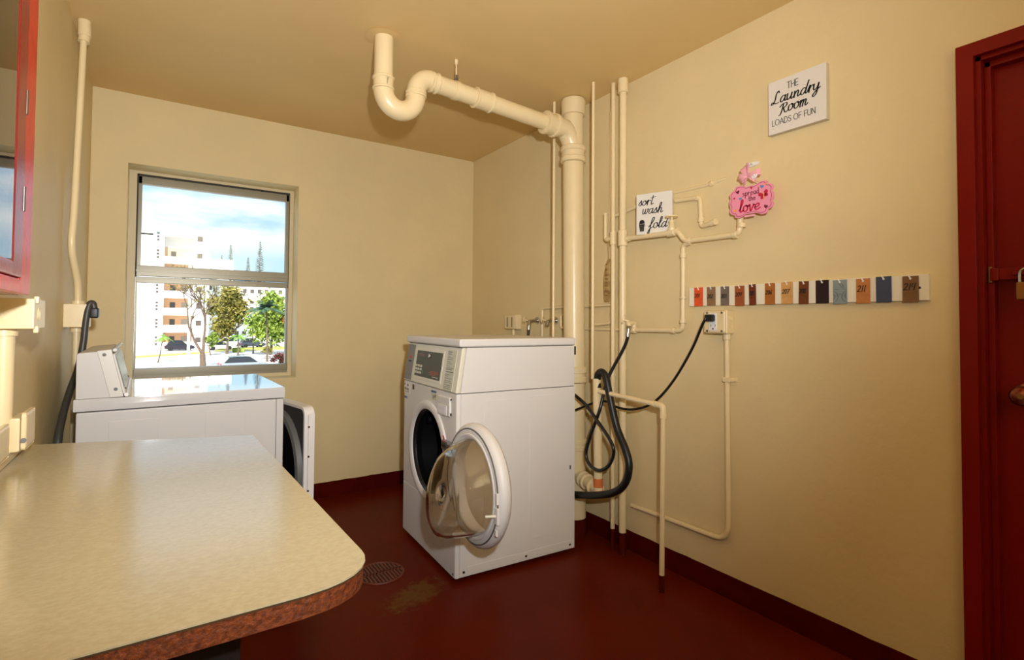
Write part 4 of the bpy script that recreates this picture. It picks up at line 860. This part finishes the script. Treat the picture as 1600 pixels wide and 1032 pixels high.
bf.build('butterfly_print', M['crimson'], lv, smooth=0)
MB().prism([lp(.055, -.008, -.0008), lp(.059, -.008, -.0008), lp(.061, .018, -.0008), lp(.057, .018, -.0008)], ln*.0005).build('butterfly_body', M['heartor'], lv, smooth=0)
MB().prism([lp(-.030, -.069, -.008), lp(.016, -.070, -.008), lp(.016, -.062, -.008), lp(-.030, -.061, -.008)], ln*.003).build('ribbon_end', M['ribbon'], lv)
rb = MB()
def loop(c, a, l, wd, dpt):
    c = V(c); d_ = lr*math.cos(a)+lu*math.sin(a); s_ = V(ln).cross(d_); rr_ = []
    for i in range(13):
        t = i/12*2*PI; q_ = c+d_*(l*(1-math.cos(t))/2)+ln*(dpt*math.sin(t)); hw_ = wd*(.35+.65*(1-math.cos(t))/2)
        rr_.append([q_-s_*hw_, q_+s_*hw_, q_+s_*hw_+ln*.001, q_-s_*hw_+ln*.001])
    rb.rings(rr_)
bc = lp(-.010, .098, .002)
loop(bc, R(115), .046, .014, .012); loop(bc, R(170), .042, .012, .010); loop(bc, R(8), .058, .014, .012); loop(bc, R(-30), .04, .010, .008); loop(bc, R(205), .034, .010, .008)
rb.tube(spline([bc, lp(-.02, .08, 0), lp(-.032, .064, -.006)], 4), .0045, 6, .3).tube(spline([bc, lp(.016, .082, 0), lp(.036, .062, -.006)], 4), .0045, 6, .3)
rb.tube(spline([lp(-.012, .10, 0), lp(-.008, .13, .003), lp(-.002, .150, .018)], 4), .006, 6, .3)
rb.build('ribbon_bow', M['ribbon'], lv, smooth=60)
k = MB()
for i in range(6):
    t = i*PI/3; k.lathe([(0, 0), (.007, .001), (.006, .003), (0, .004)], lp(.024+.008*math.cos(t), .094+.008*math.sin(t), .010), ln, 12)
k.lathe([(0, 0), (.005, .002), (0, .006)], lp(.024, .094, .012), ln, 12); k.build('flower_button', M['white_pl'], lv)
wk = empty('wall_hook', (-.02, -2.425, 1.872), 0, 'small white oval wall hook above the pink love sign', 'hook')
k = MB(); rr_ = []
for ft, o_ in ((1.0, 0), (1.0, .003), (.86, .006)):
    rr_.append([V((0, -2.422, 1.880))+lr*(.034*ft*math.cos(2*PI*i/24))+lu*(.010*ft*math.sin(2*PI*i/24)+.05*.034*math.cos(2*PI*i/24))+ln*o_ for i in range(24)])
k.rings(rr_).build('hook_plate', M['white_pl'], wk)
MB().tube(spline([(-.004, -2.428, 1.880), (-.03, -2.432, 1.878), (-.05, -2.440, 1.866), (-.055, -2.446, 1.872)], 5), .0035, 8).build('hook_arm', M['white_pl'], wk)

# ================================================================== numbered sample tags on a board
tbd = empty('tag_board', (-.01, -2.578, 1.28), 0, 'long narrow ivory board holding a row of numbered laminate tags', 'board')
MB().box(-.018, 0, -3.045, -2.112, 1.280, 1.366, .0015).build('panel', M['board'], tbd)
MB().cyl((-.0175, -3.020, 1.322), (-.0195, -3.020, 1.322), .004, 12).build('board_screw', M['screw'], tbd)
TAGS = [(-2.144, -2.191, 1.366, 1.280, (226, 86, 36), '201', 'bright orange laminate tag, first from the left on the board'),
 (-2.213, -2.257, 1.365, 1.281, (138, 108, 76), '202', 'taupe brown laminate tag marked 202'),
 (-2.283, -2.324, 1.364, 1.280, (116, 102, 92), '203', 'grey laminate tag marked 203'),
 (-2.353, -2.398, 1.363, 1.277, (160, 84, 44), '204', 'reddish brown laminate tag marked 204'),
 (-2.420, -2.451, 1.366, 1.279, (108, 46, 18), '205', 'narrow dark brown laminate tag, fifth from the left'),
 (-2.489, -2.532, 1.366, 1.280, (172, 106, 44), '206', 'golden brown laminate tag marked 206'),
 (-2.559, -2.605, 1.367, 1.280, (208, 158, 92), '207', 'light tan laminate tag marked 207'),
 (-2.627, -2.665, 1.366, 1.278, (108, 58, 24), '208', 'dark walnut laminate tag between the tan and black ones'),
 (-2.692, -2.739, 1.366, 1.279, (36, 18, 28), '', 'plain black laminate tag'),
 (-2.754, -2.802, 1.363, 1.275, (136, 150, 152), 'X', 'pale grey-blue laminate tag with black arc pattern'),
 (-2.832, -2.877, 1.363, 1.275, (192, 124, 68), '211', 'orange tan laminate tag marked 211'),
 (-2.895, -2.942, 1.366, 1.277, (62, 74, 96), '', 'plain slate blue laminate tag'),
 (-2.973, -3.019, 1.362, 1.275, (122, 88, 54), '214', 'olive brown laminate tag marked 214, last on the right')]
for i, (ya, yb, zt, zb, colr, num, lab) in enumerate(TAGS):
    t = empty('sample_tag', (-.021, (ya+yb)/2, zb), 0, lab, 'tag', 'numbered laminate tags on the board')
    tilt = R((0, 1, -1, .5, 3, -1, 1, -2, 0, 1, 0, .5, -.5)[i]); cy_ = (ya+yb)/2; cw = abs(yb-ya)/2; xx = -.0205
    rvt = V((0, -math.cos(tilt*.4), math.sin(tilt*.4))); uvt = V((0, math.sin(tilt*.4), math.cos(tilt*.4))); oc_ = V((xx, cy_, zb)); hh_ = zt-zb
    def tpt(fx, fz, o_=0): return oc_+rvt*(fx*cw)+uvt*(fz*hh_)+V((-o_, 0, 0))
    mt = mat('laminate_'+lab.split(' laminate')[0].replace(' ', '_').replace(',', ''), colr, .35, var=.10, vscale=45)
    MB().prism([tpt(-1, 0), tpt(1, 0), tpt(1, 1), tpt(-1, 1)], (-.0025, 0, 0), .0006).build('plate', mt, t)
    MB().lathe([(.0035, 0), (.0035, .0006), (0, .0006)], tpt(0, .90, .0025), (-1, 0, 0), 14).build('hole', M['white_pl'], t)
    MB().tube(spline([tpt(0, .90, .003), tpt(-.12, .97, .005), tpt(-.25, 1.02, .003), tpt(-.2, 1.04, 0), tpt(-.1, 1.0, .004), tpt(.02, .92, .0035)], 4), .0016, 6).build('string_tie', M['white_pl'], t)
    if num and num != 'X':
        k = MB(); hgt = .0085 if i < 9 else .011
        text(k, num, tpt(-.86, .47 if i not in (1, 2) else .40, .0025), rvt, uvt, (-1, 0, 0), hgt, .0032, C, slant=.18, contrast=.3, sx=.98*(2*cw/.045), lift=.0004); k.build('lettering', M['ink'], t)
    if num == 'X':
        k = MB()
        for cx_, cz_, rad_, a0, a1 in ((-1.15, .30, .021, -80, 80), (1.15, .30, .021, 100, 260), (-1.15, .30, .011, -70, 70), (1.15, .34, .011, 110, 250)):
            c0 = tpt(cx_, cz_, .003); pts = [c0+rvt*rad_*math.cos(R(a))+uvt*rad_*math.sin(R(a)) for a in range(a0, a1+1, 16)]
            pts = [p for p in pts if abs((p-oc_).dot(rvt)) < cw]
            if len(pts) > 2: k.tube(pts, .0011, 6, .3)
        for q in (((-.8, .62), (-.2, .60)), ((.2, .62), (.9, .60)), ((-.1, .85), (.4, .66)), ((-.2, .38), (.2, .44)), ((.3, .84), (.55, .70))): k.tube([tpt(*q[0], .003), tpt(*q[1], .003)], .0012, 6, .3)
        k.build('pattern_print', M['ink'], t)

# ================================================================== floor drain
fd = empty('floor_drain', (-1.195, -1.257, 0), 0, 'round slotted grate in the red floor by the counter corner', 'drain')
dc = V((-1.195, -1.257, 0)); RD = .114
MB().lathe([(RD-.012, .0005), (RD-.010, .004), (RD-.002, .004), (RD, .001), (RD, .0004)], dc, (0, 0, 1), 48, True).build('drain_rim', M['grate'], fd)
MB().lathe([(0, .0004), (RD-.006, .0004), (RD-.006, .0008), (0, .0008)], dc, (0, 0, 1), 40).build('drain_pit', M['ink'], fd)
k = MB()
for i in range(-6, 7):
    x = i*.0162; l = math.sqrt(max(0, (RD-.011)**2-x*x))
    if l > .012: k.box(dc.x+x-.0048, dc.x+x+.0048, dc.y-l, dc.y+l, .0008, .0042)
k.box(dc.x-RD+.012, dc.x+RD-.012, dc.y-.006, dc.y+.006, .0008, .0042)
k.build('grate_bars', M['grate'], fd)

# ================================================================== outside the window
GZ = -3.8
struct(MB().box(-60, 120, .5, 220, GZ-.3, GZ), 'ground', M['sconcrete'], smooth=0)
def lawn(name, p, label):
    return tag(MB().prism([(x, y, GZ+.001) for x, y in p], (0, 0, .03)).build(name, M['grass'], smooth=0, kind='structure'), None, None)
lawn('lawn', [(-12, 74), (4, 88), (4.5, 93), (-12, 79)], '')
lawn('lawn', [(5, 92), (30, 96), (30, 108), (7, 104)], '')
lawn('lawn', [(6.5, 58), (20, 54), (20, 64), (7.6, 62)], '')
def building(name, label, x0, x1, y0, dep, z0, z1, bays, wins, fl0, fh, nfl, steps=()):
    e = empty(name, ((x0+x1)/2, y0+dep/2, z0), 0, label, 'building')
    m_ = MB(); xs = sorted(bays); prev = x0
    for a, b in xs: m_.box(prev, a, y0, y0+dep, z0, z1); m_.box(a, b, y0+1.5, y0+dep, z0, z1); prev = b
    m_.box(prev, x1, y0, y0+dep, z0, z1)
    for a, b, za, zb in steps: m_.box(a, b, y0, y0+dep, za, zb)
    m_.build('walls', M['bwhite'], e, smooth=0)
    for a, b in xs:
        for k in range(nfl):
            z = fl0+k*fh
            MB().box(a, b, y0+1.42, y0+1.498, z, z+fh-.25).build('bay_wall', M['bpeach'], e, smooth=0)
            bl = MB().box(a, b, y0-.15, y0+1.5, z-.25, z).build('balcony', M['bwhite'], e, smooth=0)
            pr = MB().box(a, b, y0-.15, y0-.05, z, z+.95)
            pr.build('parapet', M['bwhite'], bl, smooth=0)
            MB().box(a+(b-a)*.22, a+(b-a)*.22+.75, y0+1.38, y0+1.43, z+.02 if k == 0 else z+.6, z+1.95).build('window', M['bwin'], e, smooth=0)
            MB().box(a+(b-a)*.62, a+(b-a)*.62+1.0, y0+1.38, y0+1.43, z+.7, z+1.95).build('window', mat('pale_blind_%s_%d' % (name, k), (176, 168, 156), .6), e, smooth=0)
    for x, z, w3, h3 in wins: MB().box(x-w3/2, x+w3/2, y0-.03, y0+.04, z, z+h3).build('window', M['bwin'], e, smooth=0)
    return e
fh = 2.85; fl = [GZ+.3+k*fh for k in range(7)]
wn = []
for k in range(7):
    for j in range(3): wn.append((-2.65+.0*j, fl[k]+.55+j*.55, .34, .34))
for k in range(7): wn.append((3.25, fl[k]+.9, .8, .85))
building('apartment_building', 'tall white apartment block with peach balconies seen through the window', -8.5, 4.75, 100, 12, GZ, 15.0, [(-1.75, 2.35)], wn, GZ+.3, fh, 7-1, ((-8.5, -3.3, 15.0, 16.3), (-8.4, 4.6, 15.0, 15.25)))
wn = [(10.8+1.5*i, z, .8, .95) for i in range(11) for z in (-2.2, .6, 3.4, 5.0, 7.4)]
building('apartment_building', 'long lower white apartment block far behind the trees', 9.0, 40, 130, 10, GZ, 9.6, [], [w_ for w_ in wn], GZ, 2.8, 0)
e = building('apartment_building', 'white block wing joining behind the tall balconied one', 4.8, 9.6, 112, 10, GZ, 12.9, [], [(5.6, 9.8, .8, .9), (7.4, 9.8, .8, .9), (5.6, 7.0, .8, .9)], GZ, 2.8, 0)
MB().box(9.0, 40, 129.7, 130.0, 5.55, 6.1).box(9.0, 40, 129.7, 130.0, 2.75, 3.3).build('peach_band', M['bpeach'], [o for o in bpy.data.objects if o.get('label', '').startswith('long lower white')][0], smooth=0)

rt_ = random.Random(11)
def leafcloud(mb, c, rad, n, s, seed, clumps=14, shell=.55):
    """leaves gathered in clumps through an ellipsoid crown"""
    r_ = random.Random(seed); c = V(c); cl = []
    for _ in range(clumps):
        while True:
            p = V((r_.uniform(-1, 1), r_.uniform(-1, 1), r_.uniform(-1, 1)))
            if .15 < p.length < .85: break
        cl.append(p)
    for _ in range(n):
        k = r_.choice(cl); q = k+V((r_.gauss(0, .2), r_.gauss(0, .2), r_.gauss(0, .2)))
        p = c+V((q.x*rad[0], q.y*rad[1], q.z*rad[2]))
        a = V((r_.gauss(0, 1), r_.gauss(0, 1), r_.gauss(0, 1))).normalized(); b = a.cross(V((r_.gauss(0, 1), r_.gauss(0, 1), r_.gauss(0, 1)))).normalized()
        l = s*r_.uniform(.7, 1.4)
        mb.f([mb.v(p-a*l), mb.v(p-b*l*.45), mb.v(p+a*l), mb.v(p+b*l*.45)])
    return mb
def branch(mb, p0, d, l, r, depth, r_, spread=.6, tips=None):
    pts = [V(p0)]; d = V(d).normalized()
    for k in range(4):
        d = (d+V((r_.gauss(0, .10), r_.gauss(0, .06), r_.gauss(0, .06)))).normalized(); pts.append(pts[-1]+d*l/4)
    mb.tube(pts, [r, r*.9, r*.8, r*.72, r*.62], 6)
    if tips is not None: tips.append(pts[-1])
    if depth:
        for k in range(r_.choice((2, 3))):
            dd_ = (d+V((r_.gauss(0, spread), r_.gauss(0, spread*.6), r_.uniform(.0, .5)))).normalized()
            branch(mb, pts[-1] if k else pts[3], dd_, l*r_.uniform(.6, .8), r*.6, depth-1, r_, spread, tips)
def tree(label, base, h_trunk, crown, rad, n, s, m, seed, tr=.22):
    e = empty('tree', base, 0, label, 'tree'); r_ = random.Random(seed)
    t = MB(); branch(t, V(base), (0, 0, 1), h_trunk, tr, 2, r_, .5); t.build('trunk', M['bark'], e, smooth=60)
    leafcloud(MB(), crown, rad, n, s, seed).build('crown', M[m], e, smooth=0); return e
e = tree('olive green bushy tree standing left of the palm outside', (6.2, 85, GZ), 3.4, (6.15, 85, 2.5), (2.5, 2.2, 3.7), 6500, .27, 'leafol', 21)
e = tree('bright green bushy tree behind the tall palm outside', (11.4, 80, GZ), 3.0, (11.1, 80, 1.9), (2.9, 2.4, 3.9), 7000, .27, 'leaf', 22)
leafcloud(MB(), (12.9, 79.2, 1.3), (.8, .8, 1.2), 420, .18, 5, 5).build('autumn_foliage', M['leafor'], e, smooth=0)
tree('small round green tree behind the bare tree outside', (3.9, 82, GZ), 1.2, (3.9, 82, -1.5), (1.0, 1.0, 1.0), 700, .18, 'leaf', 25, .1)
# bare tree in front
e = empty('bare_tree', (1.57, 58, GZ), 0, 'nearly bare forked tree in front of the apartment block', 'tree')
r_ = random.Random(4); t = MB(); tips = []
t.tube([(1.57, 58, GZ), (1.55, 58, -3.0), (1.5, 58, -2.2)], [.30, .26, .24], 8)
branch(t, (1.5, 58, -2.2), (-.55, 0, 1), 3.0, .16, 4, r_, .55, tips); branch(t, (1.52, 58, -2.3), (.12, 0, 1), 3.2, .17, 4, r_, .42, tips)
t.build('trunk', M['bark'], e, smooth=60)
lf = MB()
for p in tips:
    if r_.random() < .75: leafcloud(lf, p, (.28, .28, .28), 9, .10, int(r_.random()*1e6), 3)
lf.build('sparse_leaves', M['leafol'], e, smooth=0)
def palm(label, base, top, nf, fl_, r, m, seed, droop=1.0):
    e = empty('palm_tree', base, 0, label, 'palm'); r_ = random.Random(seed); base, top = V(base), V(top)
    MB().tube([base, base.lerp(top, .3)+V((.05, 0, 0)), base.lerp(top, .7), top], [r*1.3, r, r*.9, r*.9], 8).build('trunk', M['bark'], e, smooth=60)
    f = MB()
    for k in range(nf):
        a = 2*PI*k/nf+r_.uniform(-.2, .2); el = r_.uniform(.1, 1.25); L_ = fl_*r_.uniform(.8, 1.1); pts = []
        for i in range(9):
            t_ = i/8; pts.append(top+V((math.cos(a)*math.cos(el)*L_*t_, math.sin(a)*math.cos(el)*L_*t_, math.sin(el)*L_*t_-droop*L_*.55*t_*t_)))
        f.tube(pts, [.03*(1-.8*i/8) for i in range(9)], 4)
        for i in range(1, 9):
            for q_ in (0, .33, .66):
                p = pts[i-1].lerp(pts[i], q_); d_ = (pts[i]-pts[i-1]).normalized(); sd = d_.cross(V((0, 0, 1))).normalized(); ll = fl_*.26*math.sin(PI*(.12+.83*(i-1+q_)/8))
                for sg in (-1, 1):
                    tip = p+(sd*sg+d_*.7-V((0, 0, .45))).normalized()*ll; w_ = d_*.035*fl_
                    f.f([f.v(p-w_), f.v(tip), f.v(p+w_)])
    f.build('fronds', M[m], e, smooth=0); return e
palm('tall slender palm with blue-green crown at the right of the window', (8.75, 66, GZ), (8.55, 66, 2.6), 20, 2.5, .10, 'palm', 31)
palm('small leaning palm in front of the dark parked car', (-2.25, 70, GZ), (-1.8, 70, -.9), 12, 1.15, .06, 'palml', 32, 1.3)
palm('small bright palm beside the charcoal car outside', (7.1, 80, GZ), (7.15, 80, -1.1), 13, 1.5, .09, 'palml', 33, 1.2)
palm('low bright palm between the two larger trees outside', (9.6, 84, GZ), (9.5, 84, -1.0), 12, 1.4, .09, 'palml', 34, 1.2)
for (px_, zt, zb, w_, lab) in ((12.7, 20.8, 10, 1.3, 'second tallest feathery pine far above the rooftops'), (19.6, 22.3, 10, 1.7, 'tallest feathery pine far above the rooftops'), (16.8, 17.8, 9, 1.2, 'short feathery pine between the two tall ones'), (10.7, 18.0, 9, .9, 'small pine tip just above the white wing roof')):
    e = empty('pine_tree', (px_, 150, GZ), 0, lab, 'pine'); MB().tube([(px_, 150, GZ), (px_, 150, (GZ+zt)/2), (px_, 150, zt)], [.3, .22, .03], 6).build('trunk', M['bark'], e)
    f = MB(); r_ = random.Random(int(px_*10)); n = 26
    for k in range(n):
        z = zb+(zt-zb)*k/n; l = w_*(1.1-.95*k/n)
        for j in range(7):
            a = r_.uniform(0, 2*PI); c0 = V((px_, 150, z)); tip = c0+V((math.cos(a)*l, math.sin(a)*l, l*.35)); f.tube([c0, c0.lerp(tip, .6), tip+V((0, 0, .15))], [.05, .09, .02], 4)
    f.build('branches', M['pine'], e, smooth=0)
def shrub(name, label, c, rad, n, s, m, seed):
    t = leafcloud(MB(), c, rad, n, s, seed, 10); return thing(t, name, M[m], label, 'shrub', smooth=0)
shrub('shrub', 'dark red leafy shrub at the lower right of the window', (9.1, 60, -3.1), (.85, .7, .75), 900, .12, 'redleaf', 41)
shrub('shrub', 'low olive bush beside the trunk of the green tree', (10.3, 75.5, -2.9), (1.0, .6, .5), 600, .13, 'leafol', 43)
thing(MB().box(7.3, 8.9, 88, 89, GZ, GZ+.75, .12, 2), 'hedge', M['leaf'], 'small clipped box hedge on the dry lawn', 'hedge')
lp_ = empty('light_pole', (.94, 75, GZ), 0, 'pale concrete pole in front of the balconies', 'pole')
MB().cyl((.94, 75, GZ), (.94, 75, 9.8), .17, 12).build('post', M['bwhite'], lp_); MB().cyl((.94, 75, GZ), (.94, 75, GZ+.25), .3, 12).build('pole_base', M['sconcrete'], lp_)
def car(label, x, y, rz, m, suv=False, L_=4.4):
    e = empty('car', (x, y, GZ+.03), rz, label, 'car', local=True); hw_ = .88; h1, h2 = (.95, 1.65) if suv else (.82, 1.42)
    a = -L_/2; b = L_/2
    prof = [(a, .35), (a+.05, .75), (a+.25, h1), (b-1.15, h1), (b-.2, h1-.18), (b, .6), (b-.02, .3), (b-.5, .22), (a+.4, .22)]
    MB().prism([(x_, -hw_, z_) for x_, z_ in prof], (0, 2*hw_, 0), .08).build('body', M[m], e)
    cab = [(a+.3, h1-.02), (a+.75, h2-.08), (a+1.1, h2), (b-2.1, h2), (b-1.75, h2-.08), (b-1.05, h1-.02)]
    MB().prism([(x_, -hw_+.12, z_) for x_, z_ in cab], (0, 2*hw_-.24, 0), .06).build('cabin', M['carglass'], e)
    MB().prism([(a+.8, -hw_+.14, h2-.05), (a+1.1, -hw_+.14, h2+.02), (b-2.1, -hw_+.14, h2+.02), (b-1.8, -hw_+.14, h2-.05)], (0, 2*hw_-.28, 0), .02).build('roof', M[m], e)
    for x_ in (a+.85, b-.9):
        for y_ in (-hw_+.02, hw_-.02): wmesh = MB().cyl((x_, y_-.11, .31), (x_, y_+.11, .31), .33, 18, .03).build('wheel', M['tyre'], e)
    for y_ in (-.62, .62): MB().box(a-.01, a+.06, y_-.18, y_+.18, .62, .78, .02).build('tail_lamp', M['redlamp'], e)
car('dark car parked by the white apartment block', .55, 98.0, R(4), 'car_d', True, 4.2)
car('white car parked behind the bare tree', 6.4, 97.5, R(6), 'car_w', False, 4.2)
car('white van-like car parked further right behind the bushy tree', 9.3, 110.3, R(0), 'car_w', True, 4.2)
car('charcoal car parked between the two bushy trees', 12.1, 104.5, R(12), 'car_g', True, 4.4)
car('silver car just below the window sill with red tail lamps', 4.95, 55, R(4), 'car_s', False, 4.4)
